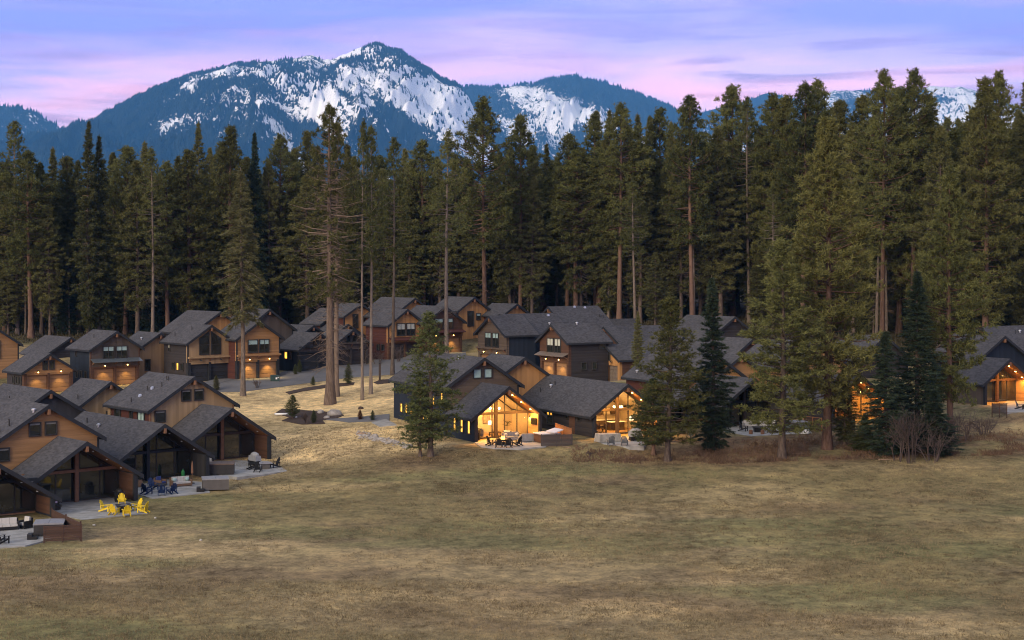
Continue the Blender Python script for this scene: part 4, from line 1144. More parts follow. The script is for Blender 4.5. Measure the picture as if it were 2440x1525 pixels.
def limb_mesh(name, segs, m):
    """segs: list of (p0, p1, r0, r1): three-sided tapered sticks"""
    P = np.array([s[0] for s in segs], float); Q = np.array([s[1] for s in segs], float)
    r0 = np.array([s[2] for s in segs]); r1 = np.array([s[3] for s in segs])
    d = unit(Q - P); u = np.where(np.abs(d[:, 2:3]) < 0.9, np.array([[0, 0, 1.0]]), np.array([[1.0, 0, 0]]))
    a = unit(np.cross(d, u)); b = np.cross(a, d)
    vs = []
    for c, r in ((P, r0), (Q, r1)):
        for i in range(3):
            t = 2 * math.pi * i / 3
            vs.append(c + a * (r * math.cos(t))[:, None] + b * (r * math.sin(t))[:, None])
    v = np.stack(vs, 1).reshape(-1, 3); o = np.arange(len(P))[:, None] * 6
    f = np.concatenate([o + np.array([[i, (i + 1) % 3, 3 + (i + 1) % 3, 3 + i]]) for i in range(3)], 0)
    return tris_mesh(name, v, f, m, 4)
def trunk_mesh(H, r, m, rg, lean=0.0, top=0.04, flare=1.5):
    n, k = 9, 14; v = []; ph = rg.uniform(0, 6.28)
    for j in range(k + 1):
        t = j / k; z = H * t - (0.4 if j == 0 else 0); rad = r * ((1 - t) ** 0.85) + top
        if t < 0.08: rad *= 1 + (flare - 1) * (1 - t / 0.08) ** 2
        ox = lean * H * t + 0.12 * math.sin(t * 5 + ph); oy = 0.12 * math.cos(t * 4 + ph)
        for i in range(n):
            a = 2 * math.pi * i / n; v.append((ox + rad * math.cos(a), oy + rad * math.sin(a), z))
    f = [(j*n + i, j*n + (i+1) % n, (j+1)*n + (i+1) % n, (j+1)*n + i) for j in range(k) for i in range(n)]
    return tris_mesh('trunk', np.array(v), np.array(f), m, 4, True), (lambda t: np.array([lean * H * t + 0.12 * math.sin(t * 5 + ph), 0.12 * math.cos(t * 4 + ph), H * t]))
def vn1(q): return float(vnoise(np.array([q]), np.array([q * 0.37]))[0])
def make_tree(kind, seed, H=38.0):
    rg = np.random.default_rng(seed)
    K = dict(
        pine=  dict(cb=0.36, R=5.0, nb=150, r=0.42, sat=0.42, pw=0.8, tufts=20, k=13, ln=0.53, wd=0.122, mat='pine_needles', bark='bark_red', dead=16, el=(-14, 38), cluster=0.62),
        bushy= dict(cb=0.14, R=5.6, nb=230, r=0.45, sat=0.52, pw=0.78, tufts=21, k=13, ln=0.53, wd=0.122, mat='pine_needles_olive', bark='bark_red', dead=6, el=(-14, 40), cluster=0.66),
        airy=  dict(cb=0.12, R=5.6, nb=175, r=0.42, sat=0.62, pw=0.72, tufts=22, k=12, ln=0.52, wd=0.115, mat='young_needles', bark='bark_dark', dead=12, el=(-12, 42), cluster=0.72),
        thin=  dict(cb=0.50, R=3.8, nb=90, r=0.32, sat=0.6, pw=0.7, tufts=12, k=11, ln=0.48, wd=0.108, mat='pine_needles', bark='bark_grey', dead=34, el=(-20, 35), cluster=0.50),
        fir=   dict(cb=0.08, R=4.2, nb=290, r=0.36, sat=0.6, pw=0.95, tufts=16, k=11, ln=0.53, wd=0.115, mat='fir_needles', bark='bark_dark', dead=0, el=(-30, 15), cluster=0.0),
        fir_lo=dict(cb=0.03, R=4.8, nb=330, r=0.30, sat=0.95, pw=0.92, tufts=17, k=11, ln=0.53, wd=0.122, mat='fir_needles_dark', bark='bark_dark', dead=0, el=(-28, 12), cluster=0.0),
        forest=dict(cb=0.18, R=4.4, nb=250, r=0.34, sat=0.55, pw=0.85, tufts=16, k=11, ln=0.53, wd=0.115, mat='fir_needles', bark='bark_dark', dead=30, el=(-28, 22), cluster=0.15),
        pale=  dict(cb=0.34, R=4.4, nb=125, r=0.26, sat=1.0, pw=0.8, tufts=22, k=11, ln=0.53, wd=0.101, mat='pale_needles', bark='bark_grey', dead=10, el=(-34, -4), cluster=0.0),
        gaunt= dict(cb=0.36, R=5.2, nb=160, r=0.66, sat=0.5, pw=0.6, tufts=8, k=11, ln=0.48, wd=0.115, mat='pine_needles_olive', bark='bark_brown', dead=170, el=(-20, 25), cluster=0.40),
    )[kind]
    tm, axis_ = trunk_mesh(H, K['r'], K['bark'], rg, rg.uniform(-0.012, 0.012))
    segs = []; cen = []; axs = []
    for b in range(K['nb']):
        t = (b + rg.random()) / K['nb']
        h = K['cb'] + (0.985 - K['cb']) * t
        prof = min(1.0, (1 - t) / K['sat']) ** K['pw'] * min(1.0, 0.55 + t * 3.0) * (0.82 + 0.36 * vn1(t * 9 + seed)) + 0.02
        L = K['R'] * prof * rg.uniform(0.60, 1.12)
        if kind in ('pine', 'thin', 'gaunt', 'bushy', 'airy') and rg.random() < 0.12: L *= 0.45
        az = b * 2.39996 + rg.normal() * 0.5
        el = R(K['el'][0] + (K['el'][1] - K['el'][0]) * t + rg.normal() * 7)
        d = np.array([math.cos(az) * math.cos(el), math.sin(az) * math.cos(el), math.sin(el)])
        side = np.array([-math.sin(az), math.cos(az), 0.0])
        p0 = axis_(h); bend = 0.16 * L if kind in ('pine', 'bushy', 'thin', 'airy') else (0.10 * L if kind != 'pale' else -0.12 * L)
        pm = p0 + d * L * 0.55; p1 = p0 + d * L + np.array([0, 0, bend])
        r0 = 0.018 * L + 0.02
        segs.append((p0, pm, r0, r0 * 0.6)); segs.append((pm, p1, r0 * 0.6, 0.012))
        nt = max(3, int(K['tufts'] * (0.18 + 1.1 * L / K['R'])))
        if K['cluster'] > 0.1:      # clumps at the ends of side shoots
            nc = max(2, int(nt / 4))
            for c in range(nc):
                f = rg.uniform(0.45, 1.0); base = p0 + d * L * f + np.array([0, 0, bend * f * f])
                base = base + side * rg.normal() * L * 0.20 * (1.15 - f * 0.6) + np.array([0, 0, rg.uniform(-0.1, 0.35)])
                m_ = 4
                cen.append(base + rg.normal(size=(m_, 3)) * np.array([K['cluster'] * 0.55, K['cluster'] * 0.55, K['cluster'] * 0.38])); axs.append(np.repeat((d * 0.5 + np.array([0, 0, 0.35]))[None], m_, 0))
        else:                       # flat sprays
            f = rg.uniform(0.18, 1.0, nt)
            c = p0 + np.outer(f, d) * L + np.outer(f * f, [0, 0, bend]) + np.outer(rg.normal(size=nt) * (1.08 - f) * L * 0.30, side)
            c[:, 2] -= np.abs(rg.normal(size=nt)) * 0.10 * L * 0.3
            cen.append(c); axs.append(np.repeat((d + np.array([0, 0, -0.18 if kind == 'pale' else -0.05]))[None], nt, 0) + np.outer(rg.normal(size=nt) * 0.5, side))
    for b in range(K['dead']):
        h = rg.uniform(0.12, K['cb'] + (0.06 if kind != 'gaunt' else 0.45)); az = rg.uniform(0, 6.28); L = rg.uniform(0.8, 2.6) * (1.5 if kind == 'gaunt' else 1)
        d = np.array([math.cos(az), math.sin(az), rg.uniform(-0.45, 0.1)]); p0 = axis_(h)
        pm = p0 + d * L * 0.5; p1 = pm + (d + np.array([0, 0, -0.25])) * L * 0.5
        segs += [(p0, pm, 0.05, 0.03), (pm, p1, 0.03, 0.012)]
        for q in range(3):
            s0 = p0 + d * L * rg.uniform(0.3, 0.9); segs.append((s0, s0 + rg.normal(size=3) * 0.35 * L * np.array([1, 1, .5]), 0.018, 0.008))
    flat = 0.45 if K['cluster'] <= 0.1 else 0.0
    cm = needles('crown', np.concatenate(cen), np.concatenate(axs), K['k'], K['ln'] * H / 38 * 1.0, K['wd'] * H / 38, K['mat'], rg, flat, 0.1 if flat == 0 else -0.06)
    lm = limb_mesh('limbs', segs, K['bark'])
    return dict(trunk=tm, limbs=lm, crown=cm, H=H)
BANK = {}
for kind, n in (('pine', 4), ('bushy', 3), ('airy', 3), ('thin', 3), ('fir', 3), ('fir_lo', 3), ('forest', 4), ('pale', 1), ('gaunt', 2)):
    BANK[kind] = [make_tree(kind, 100 + 17 * i + len(kind) * 7) for i in range(n)]
def place(kind, var, x, y, height, width=None, label='', group=None, name='pine_tree', rz=None, z=None, mats=None):
    b = BANK[kind][var % len(BANK[kind])]
    o = empty(name, (x, y, (tz(x, y) if z is None else z) - 0.05), random.uniform(0, 6.28) if rz is None else rz)
    k = height / b['H']; kw = k if width is None else width
    o.scale = (kw, kw, k)
    for nm in ('trunk', 'limbs', 'crown'):
        c = link(nm, b[nm], o)
        if nm != 'trunk': c['kind'] = 'stuff'
        if mats and nm in mats:
            c.material_slots[0].link = 'OBJECT'; c.material_slots[0].material = M[mats[nm]]
    return tag(o, label, 'tree', group)
CROWN_R = dict(pine=4.5, bushy=5.0, airy=4.8, thin=3.4, fir=3.9, fir_lo=4.5, forest=4.0, pale=3.6, gaunt=4.6)
def tree_px(kind, var, px, py, top, wpx, label, name='pine_tree', group=None, mats=None, rz=None):
    """foot at a photo point on the ground, treetop at photo row top, crown wpx pixels wide"""
    g = ground(px, py); s = F / g.y
    h = (py - top) / s
    return place(kind, var, g.x, g.y, h, wpx / s / 2 / CROWN_R[kind] / 1.0, label, group, name, mats=mats, rz=rz)

# -- trees that stand by themselves in front of the forest
tree_px('pale', 0, 577, 943, 398, 142, 'slender tree with pale drooping branches and bare grey trunk before the lit cedar garage', 'larch_tree')
tree_px('gaunt', 0, 785, 964, 250, 150, 'massive thick-trunked pine with gaunt thin crown standing on the lawn')
tree_px('gaunt', 1, 802, 945, 290, 92, 'second thick brown trunk close behind the massive lawn pine')
tree_px('thin', 0, 863, 953, 288, 70, 'thin grey-trunked pine, nearer of the slim pair right of the massive pine')
tree_px('thin', 1, 885, 939, 300, 74, 'thin grey-trunked pine, rear one of the slim pair right of the massive pine')
tree_px('thin', 2, 936, 893, 326, 84, 'tall slim pine with pale straight trunk in front of the red-brown house')
tree_px('thin', 0, 1064, 862, 312, 104, 'slim grey-trunked pine rising just behind the near pine and the lit garage')
tree_px('airy', 0, 1026, 1088, 742, 140, 'near dark green pine in front of the navy wall of the lit house', mats=dict(crown='young_needles', trunk='bark_dark'))
tree_px('airy', 1, 1000, 1088, 905, 84, 'smaller thin pine sharing the foot of the near dark green pine', mats=dict(crown='young_needles', trunk='bark_dark'))
tree_px('airy', 2, 1592, 1098, 704, 152, 'olive green young pine at the corner of the chandelier-lit house', mats=dict(crown='pine_needles_olive'))
tree_px('bushy', 0, 1556, 1084, 900, 100, 'short dark pine tucked under the left side of the olive young pine', mats=dict(crown='young_needles'))
tree_px('fir_lo', 0, 1701, 1072, 655, 132, 'dark blue-green conical fir between the olive young pine and the broad pine', 'fir_tree')
tree_px('airy', 1, 1865, 1092, 566, 190, 'broad mid-green pine in front of the white outdoor sofas', mats=dict(crown='pine_needles'))
tree_px('bushy', 2, 1972, 1071, 283, 222, 'great olive ponderosa pine, tallest and widest of the trees on the meadow edge')
tree_px('fir', 0, 2012, 1060, 868, 74, 'small dark fir hidden behind the trunk of the great pine', 'fir_tree')
tree_px('fir_lo', 1, 2112, 1086, 785, 150, 'dark fir in front, lower of the clump right of the great pine', 'fir_tree')
tree_px('fir_lo', 2, 2188, 1062, 640, 178, 'tall dark fir at the middle of the clump right of the great pine', 'fir_tree')
tree_px('bushy', 0, 2262, 1040, 395, 168, 'tall green pine rising behind the dark fir clump', mats=dict(crown='pine_needles'))
tree_px('fir_lo', 0, 2058, 1074, 985, 92, 'little bright green fir at the feet of the dark clump', 'fir_tree', mats=dict(crown='young_needles'))
tree_px('fir_lo', 1, 2232, 1085, 925, 140, 'low dark fir behind the leafless shrubs', 'fir_tree')
tree_px('fir_lo', 2, 2140, 1076, 905, 140, 'squat dark fir between the front fir and the tall fir of the clump', 'fir_tree')
tree_px('fir', 1, 1520, 905, 740, 40, 'thin-topped young fir behind the roofs left of the olive young pine', 'fir_tree')
tree_px('bushy', 0, 697, 998, 940, 34, 'knee-high bushy pine sapling in the mulched island on the lawn', mats=dict(crown='young_needles'))
tree_px('fir', 1, 830, 915, 865, 26, 'pine sapling beside the lane right of the massive pine', 'fir_tree', mats=dict(crown='young_needles'))
tree_px('fir', 2, 888, 1002, 976, 16, 'small green sapling by the path before the navy wall', 'fir_tree', mats=dict(crown='young_needles'))
tree_px('fir', 0, 858, 1000, 975, 16, 'small rust-red dead sapling by the path', 'fir_tree', mats=dict(crown='red_needles'))
tree_px('fir', 1, 746, 918, 895, 14, 'tiny sapling in the mulch strip beside the lane, left of the massive pine', 'fir_tree', mats=dict(crown='young_needles'))
tree_px('fir', 2, 704, 892, 866, 14, 'tiny sapling before the low black house', 'fir_tree', mats=dict(crown='young_needles'))
tree_px('fir', 0, 714, 888, 856, 14, 'thin sapling against the low black house wall', 'fir_tree', mats=dict(crown='young_needles'))
tree_px('fir', 0, 748, 1008, 975, 18, 'small fir sapling in the middle of the mulched island', 'fir_tree', mats=dict(crown='young_needles'))
tree_px('fir', 1, 515, 930, 893, 22, 'yellowish sapling beside the lane behind the tan gable', 'fir_tree', mats=dict(crown='pale_needles'))

# -- the forest: its skyline trees one by one (photo column of the tip, row of the tip, kind)
SKYLINE = [(-22,330,'forest'),(12,388,'bushy'),(40,287,'thin'),(72,360,'pine'),(100,388,'forest'),(126,348,'fir'),(158,372,'bushy'),(186,380,'forest'),(209,282,'fir'),(236,318,'fir'),(270,363,'forest'),
 (302,348,'pine'),(328,380,'forest'),(346,333,'fir'),(364,353,'thin'),(400,385,'pine'),(428,372,'forest'),(449,358,'bushy'),(474,287,'fir'),(500,352,'forest'),(525,340,'pine'),(549,302,'bushy'),(588,372,'forest'),(610,310,'fir_lo'),
 (640,380,'forest'),(665,320,'pine'),(700,352,'bushy'),(731,312,'bushy'),(760,350,'forest'),(826,345,'forest'),(845,372,'forest'),(905,372,'pine'),(960,353,'forest'),(985,385,'fir'),(1008,333,'pine'),(1040,372,'forest'),
 (1092,380,'forest'),(1154,232,'pine'),(1120,385,'forest'),(1190,362,'forest'),(1215,348,'forest'),(1241,272,'pine'),(1268,345,'forest'),(1303,338,'fir'),(1328,372,'forest'),(1352,318,'pine'),(1385,352,'forest'),(1417,267,'pine'),(1449,257,'fir'),(1477,247,'pine'),
 (1500,300,'forest'),(1522,267,'fir'),(1548,275,'forest'),(1575,257,'pine'),(1598,285,'fir'),(1622,340,'forest'),(1648,227,'pine'),(1688,345,'forest'),(1716,300,'forest'),(1747,202,'pine'),(1784,229,'thin'),(1815,300,'forest'),(1840,224,'pine'),
 (1875,227,'bushy'),(1913,197,'pine'),(1944,190,'pine'),(2004,237,'bushy'),(2030,290,'forest'),(2057,227,'bushy'),(2104,168,'pine'),(2142,207,'bushy'),(2178,166,'pine'),(2213,227,'bushy'),(2240,300,'forest'),(2300,330,'forest'),
 (2320,260,'bushy'),(2349,184,'bushy'),(2382,171,'pine'),(2420,260,'forest'),(2442,186,'fir'),(2480,230,'pine')]
KN = dict(pine=('pine_tree', 'tall pine'), bushy=('pine_tree', 'full olive-green pine'), thin=('pine_tree', 'sparse thin pine'), fir=('fir_tree', 'narrow dark fir'), fir_lo=('fir_tree', 'dense dark fir'), forest=('fir_tree', 'shaggy forest fir'))
def ordn(n): return f"{n}{'th' if 10 <= n % 100 <= 20 else {1: 'st', 2: 'nd', 3: 'rd'}.get(n % 10, 'th')}"
rg = random.Random(5)
SKYLINE.sort()
for n, (px, top, kind) in enumerate(SKYLINE):
    d = 268 + rg.uniform(0, 22) + 18 * math.exp(-((px - 1000) / 500) ** 2) - 34 * float(sstep(1700, 2300, px)) - 6 * (px < 450)
    if px in (1154, 1241, 1648): d -= 18
    x = (px - CX) / F * d; zb = tz(x, d)
    h = CAMH + (HY - top) / F * d - zb
    near = 'over the left houses' if px < 700 else 'over the middle houses' if px < 1600 else 'over the right-hand houses'
    nm, kn = KN[kind]
    kw = {'pine': 0.98, 'bushy': 0.92, 'thin': 0.9, 'fir': 0.9, 'fir_lo': 0.85, 'forest': 0.95}[kind] * rg.uniform(0.88, 1.18) * (1.12 if px > 1700 else 1)
    place(kind, n + rg.randrange(4), x, d, h, kw, f'{kn} {near}, {ordn(n + 1)} treetop from the left along the skyline', 'skyline trees of the forest', nm)
ZONES = ((260, 'behind the navy house with the metal awning'), (470, 'behind the house with the pointed gable window'), (700, 'behind the lit cedar garage'), (900, 'behind the massive lawn pine'), (1080, 'behind the red-brown house'),
         (1290, 'behind the navy-walled house'), (1480, 'behind the broad grey roof'), (1680, 'behind the olive young pine'), (1880, 'behind the broad pine'), (2080, 'behind the great pine'), (2300, 'behind the dark fir clump'), (9999, 'behind the right-edge house'))
def deep_label(kind, px, row):
    z = next(t for lim, t in ZONES if px < lim)
    return {'pine': 'pine', 'fir': 'narrow fir', 'forest': 'shaggy fir'}[kind] + (' deep in the wood ' if row < 3 else ' farthest back in the wood ') + z
# -- trees deeper in the wood, seen only as pieces between the others
n = 0
for row, (d0, step) in enumerate(((284, 6.4), (296, 5.4), (308, 5.4), (322, 6.0), (338, 7.0))):
    x = -0.355 * d0 - 6
    while x < 0.355 * d0 + 6:
        px = CX + x / d0 * F
        d = d0 + rg.uniform(-5, 5) - (26 * float(sstep(1750, 2300, px)) if row < 3 else 0)
        lim = np.interp(px, [0, 300, 700, 1100, 1250, 1450, 1700, 1950, 2200, 2440], [395, 395, 380, 385, 372, 318, 318, 262, 262, 262])
        top = lim + rg.uniform(12, 70)
        kind = rg.choice(('forest', 'forest', 'fir', 'forest', 'pine'))
        h = CAMH + (HY - top) / F * d - tz(x, d)
        place(kind, rg.randrange(4), x + rg.uniform(-1.5, 1.5), d, h, rg.uniform(0.85, 1.25), deep_label(kind, px, row), 'trees deep in the wood', KN[kind][0])
        n += 1; x += step * rg.uniform(0.75, 1.25)
# -- bare trunks and slim understory along the forest edge
for i, (px, py, top, kind, w) in enumerate([(60,800,500,'thin',40),(118,806,470,'forest',60),(165,800,560,'thin',34),(183,790,600,'thin',30),(243,786,520,'forest',60),(353,782,430,'thin',60),(404,775,470,'thin',44),(460,758,480,'thin',46),(508,758,560,'forest',60),
        (300,790,640,'fir',50),(20,800,620,'forest',60),(1258,760,520,'thin',40),(1293,748,480,'thin',46),(1450,770,480,'thin',60),(1512,785,430,'thin',60),(1652,775,400,'thin',60),(1842,790,430,'thin',50),(2090,815,400,'thin',70),(2112,812,470,'thin',60),(2390,790,380,'thin',90),(1170,735,420,'thin',50),(700,760,640,'fir',56),(1560,790,600,'forest',56)]):
    tree_px(kind, i, px, py, top, w * 1.25, f'bare-trunked conifer at the forest edge, {ordn(i + 1)} of the slim edge trees in photo order', KN[kind][0], 'slim trees along the forest edge')

# -- young firs filling the foot of the forest
n = 0
for k in range(95):
    px = -40 + 2520 * (k + rg.random()) / 95
    d = 270 + rg.uniform(0, 26) + 16 * math.exp(-((px - 1000) / 500) ** 2) - 30 * float(sstep(1750, 2300, px))
    x = (px - CX) / F * d; z = next(t for lim, t in ZONES if px < lim)
    kd = rg.choice(('fir', 'fir_lo', 'forest'))
    place(kd, rg.randrange(3), x, d, rg.uniform(7, 20), rg.uniform(0.45, 0.8), 'young fir filling the foot of the forest ' + z, 'young firs at the foot of the forest', 'fir_tree')

# ------------------------------------------------------------------ bare shrubs
def shrub(name, px, py, hpx, wpx, label, m='brush_twigs', seed=1, stems=9, twigs=1):
    g = ground(px, py); s = F / g.y; H, Wd = hpx / s, wpx / s; rg_ = np.random.default_rng(seed); segs = []
    def grow(p, d, L, r, lv):
        q = p + d * L; segs.append((p, q, r, r * 0.65))
        if lv == 0: return
        for _ in range(3 if lv > 1 else 4):
            nd = d + rg_.normal(size=3) * 0.55; nd[2] += 0.15; nd /= np.linalg.norm(nd)
            grow(p + d * L * rg_.uniform(0.5, 1.0), nd, L * rg_.uniform(0.5, 0.75), r * 0.6, lv - 1)
    for k in range(stems):
        a = rg_.uniform(0, 6.28); tilt = rg_.uniform(0.05, 0.45) * Wd / H
        d = np.array([math.cos(a) * tilt, math.sin(a) * tilt, 1.0]); d /= np.linalg.norm(d)
        grow(np.array([math.cos(a) * Wd * 0.10, math.sin(a) * Wd * 0.10, -0.1]), d, H * rg_.uniform(0.32, 0.5), 0.045, 3)
    o = empty(name, g, 0); me = limb_mesh('stems', segs, m); link('stems', me, o)['kind'] = 'stuff'
    return tag(o, label, 'shrub')
shrub('bare_shrub', 2172, 1103, 165, 105, 'tall leafless lilac-grey shrub in front of the dark fir clump', seed=3, stems=12)
shrub('bare_shrub', 2138, 1100, 110, 70, 'short leafless shrub left of the tall grey shrub', seed=4, stems=7)
shrub('bare_shrub', 2222, 1100, 95, 120, 'low spreading leafless shrub right of the tall grey shrub', seed=5, stems=10)
shrub('bare_shrub', 2290, 1050, 92, 110, 'dense brown thicket below the fence of the right-edge house', seed=6, stems=14)
shrub('bare_shrub', 2345, 1036, 60, 90, 'low brown thicket at the meadow edge near the right side', seed=7, stems=12)
shrub('bare_shrub', 62, 900, 62, 30, 'bare shrub before the cedar garage at the left edge', seed=8, stems=8)
shrub('bare_shrub', 478, 905, 50, 24, 'bare shrub before the unlit garage with the pointed window', seed=9, stems=7)
shrub('bare_shrub', 900, 868, 40, 60, 'leafless shrubs beside the lane before the red-brown house', seed=10, stems=9)
shrub('bare_shrub', 950, 862, 46, 24, 'upright leafless shrub before the red-brown garage doors', seed=11, stems=8)
shrub('bare_shrub', 1363, 885, 50, 14, 'bare upright shrub against the dark side wall beside the orange gable', seed=12, stems=6)
shrub('bare_shrub', 1437, 908, 44, 30, 'bare shrub before the orange garage gable', seed=13, stems=9)
shrub('bare_shrub', 730, 1010, 34, 22, 'twiggy shrub in the mulched island on the lawn', seed=14, stems=7)
shrub('bare_shrub', 612, 925, 26, 24, 'twiggy shrub at the lane edge behind the slender tree', seed=15, stems=7)
shrub('bare_shrub', 1406, 1096, 40, 10, 'single bare sapling stem on the grass before the chandelier-lit house', seed=16, stems=2)

# ------------------------------------------------------------------ grass and ground cover, uncountable
def blades(name, label, n, region, h0, h1, m, cat='grass', w=0.035, lean=0.5, seed=2):
    rg_ = np.random.default_rng(seed); x, y = region(rg_, n)
    z = terrain(x, y); h = rg_.uniform(h0, h1, len(x))
    k = 3
    C = np.repeat(np.stack([x, y, z - 0.02], 1), k, 0) + rg_.normal(size=(len(x) * k, 3)) * np.array([0.10, 0.10, 0])
    D = rg_.normal(size=C.shape) * lean; D[:, 2] = 1.0; D = unit(D)
    v = tri_fan(C, D, np.repeat(h, k) * rg_.uniform(0.6, 1.2, len(C)), np.full(len(C), w) * np.repeat((y / 110) ** 0.6, k), rg_)
    return tag(link(name, tris_mesh(name, v, np.arange(len(v)).reshape(-1, 3), m)), label, cat, kind='stuff')
def reg_field(rg_, n):
    d = 76 * (175 / 76) ** rg_.random(n); x = rg_.uniform(-0.36, 0.36, n) * d
    keep = fbm(x * 0.12, d * 0.2, 3) + rg_.normal(size=n) * 0.09 > 0.46
    inlot = (x < -0.20 * d + 2) & (d > 100 + (x + 40) * 0.6) & (d > 108)
    keep &= ~inlot & ~((x > -6) & (x < 62) & (d > 150))
    return x[keep], d[keep]
blades('dry_grass', 'dry tufted meadow grass across the foreground', 160000, reg_field, 0.06, 0.19, 'dry_blades', w=0.05)
def reg_brush(rg_, n):
    x = rg_.uniform(6, 62, n); y = 146 + 0.16 * (x - 20).clip(0) + np.abs(rg_.normal(size=n)) * 6.5
    keep = (fbm(x * 0.35, y * 0.35, 3) + rg_.normal(size=n) * 0.07 > 0.52) & (y < 166)
    keep &= ~((x < 13) & (y > 153)) & ~((x > 19) & (x < 30) & (y > 158.5))
    return x[keep], y[keep]
blades('undergrowth', 'low reddish-brown brush under the pines on the right', 15000, reg_brush, 0.15, 0.6, 'brush_red', 'brush', 0.05, 0.6, 4)
def reg_edge(rg_, n):
    x = rg_.uniform(-98, 98, n); y = 262 + rg_.uniform(0, 50, n) - 28 * sstep(30, 70, x)
    return x, y
blades('undergrowth', 'dark brush on the forest floor between the trunks', 20000, reg_edge, 0.3, 1.1, 'brush_dark', 'brush', 0.09, 0.5, 6)

def reg_weeds(rg_, n):
    d = 76 * (170 / 76) ** rg_.random(n); x = rg_.uniform(-0.36, 0.36, n) * d
    keep = fbm(x * 0.06 + 50, d * 0.1 + 20, 3) + rg_.normal(size=n) * 0.05 > 0.58
    keep &= ~((x < -0.20 * d + 2) & (d > 100 + (x + 40) * 0.6) & (d > 108)) & ~((x > -6) & (x < 62) & (d > 150))
    x, d = x[keep], d[keep]
    x = np.repeat(x, 8) + rg_.normal(size=len(x) * 8) * 0.22; d = np.repeat(d, 8) + rg_.normal(size=len(d) * 8) * 0.22
    return x, d
blades('weeds', 'dark dry weed stalks in loose patches on the meadow', 5500, reg_weeds, 0.06, 0.24, 'weed_stalks', 'weeds', 0.04, 0.6, 8)
# ------------------------------------------------------------------ patios and what stands on them
def on(px, py, z):
    d = (CAMH - z) * F / (py - HY)
    return Vector(((px - CX) / F * d, d, z))
def patio(h, pts, label, m='concrete'):
    z = h.z0 - 0.03; P = [on(a, b, z) for a, b in pts]
    mb = MB().prism([(p.x, p.y, z) for p in P], (0, 0, -0.6))
    return tag(mb.build('patio', m), label, 'patio', kind='structure'), z
def facing(p, q): return math.atan2(q.x - p.x, -(q.y - p.y))
PROTO = {}
def proto(key, fn):
    if key not in PROTO: PROTO[key] = fn(); return PROTO[key], True
    return PROTO[key], False
def put(key, fn, loc, rz, label, cat, group=None, scale=1.0):
    o, first = proto(key, fn)
    if not first: o = copy_tree(o)
    o.location = loc; o.rotation_euler = (0, 0, rz); o.scale = (scale,) * 3
    for k in ('group',):
        if k in o: del o[k]
    return tag(o, label, cat, group)
def adirondack(m):
    def f():
        o = empty('lawn_chair', (0, 0, 0))
        mb = MB()
        for i in range(5):
            y = -0.30 + 0.12 * i; z = 0.38 - 0.03 * i; mb.box(-0.27, 0.27, y - 0.05, y + 0.05, z - 0.02, z)
        mb.build('seat', m, o)
        b = MB()
        for i in range(5):
            k = i - 2; hgt = 0.80 - 0.05 * k * k * 0.8
            b.bar((k * 0.09, 0.20, 0.22), (k * 0.125, 0.20 + hgt * 0.42, 0.22 + hgt), 0.095, 0.022, (0, -1, 0.4))
        b.bar((-0.24, 0.33, 0.50), (0.24, 0.33, 0.50), 0.05, 0.03)
        b.build('backrest', m, o)
        for sg in (-1, 1):
            MB().hexa([(sg*.25, -.42, .53), (sg*.42, -.42, .53), (sg*.37, .38, .55), (sg*.30, .38, .55), (sg*.25, -.42, .555), (sg*.42, -.42, .555), (sg*.37, .38, .575), (sg*.30, .38, .575)]).build('arm', m, o)
            MB().box(sg*.27, sg*.32, -0.38, -0.28, 0, 0.53).build('leg', m, o)
            MB().bar((sg*.29, -0.34, 0.33), (sg*.29, 0.58, 0.03), 0.04, 0.12).build('side_rail', m, o)
            MB().bar((sg*.31, 0.36, 0.55), (sg*.29, 0.30, 0.14), 0.04, 0.07).build('rear_support', m, o)
        return o
    return f
def firepit(m='black_plastic', fire=False, top='metal_dark'):
    def f():
        o = empty('fire_pit', (0, 0, 0))
        MB().hexa([(-.42,-.42,0),(.42,-.42,0),(.42,.42,0),(-.42,.42,0),(-.46,-.46,.5),(.46,-.46,.5),(.46,.46,.5),(-.46,.46,.5)]).build('base', m, o)
        t = MB()
        for a, b, c, d in ((-.6,.6,-.6,-.3),(-.6,.6,.3,.6),(-.6,-.3,-.3,.3),(.3,.6,-.3,.3)): t.box(a, b, c, d, .502, .57)
        t.build('table_top', top, o)
        MB().box(-.29, .29, -.29, .29, .503, .53).build('burner', 'rock', o)
        if fire:
            fl = MB()
            for i in range(5): fl.lathe([(.05, 0), (.07, .08), (.03, .22), (.005, .34)], 7, (-.16 + .08 * i, .06 * (-1) ** i, .535))
            fl.build('flame', 'flame', o, True)
            lamp('fire_light', 'POINT', (0, 0, .85), 40, o, (1, .38, .08), .12)
        return o
    return f
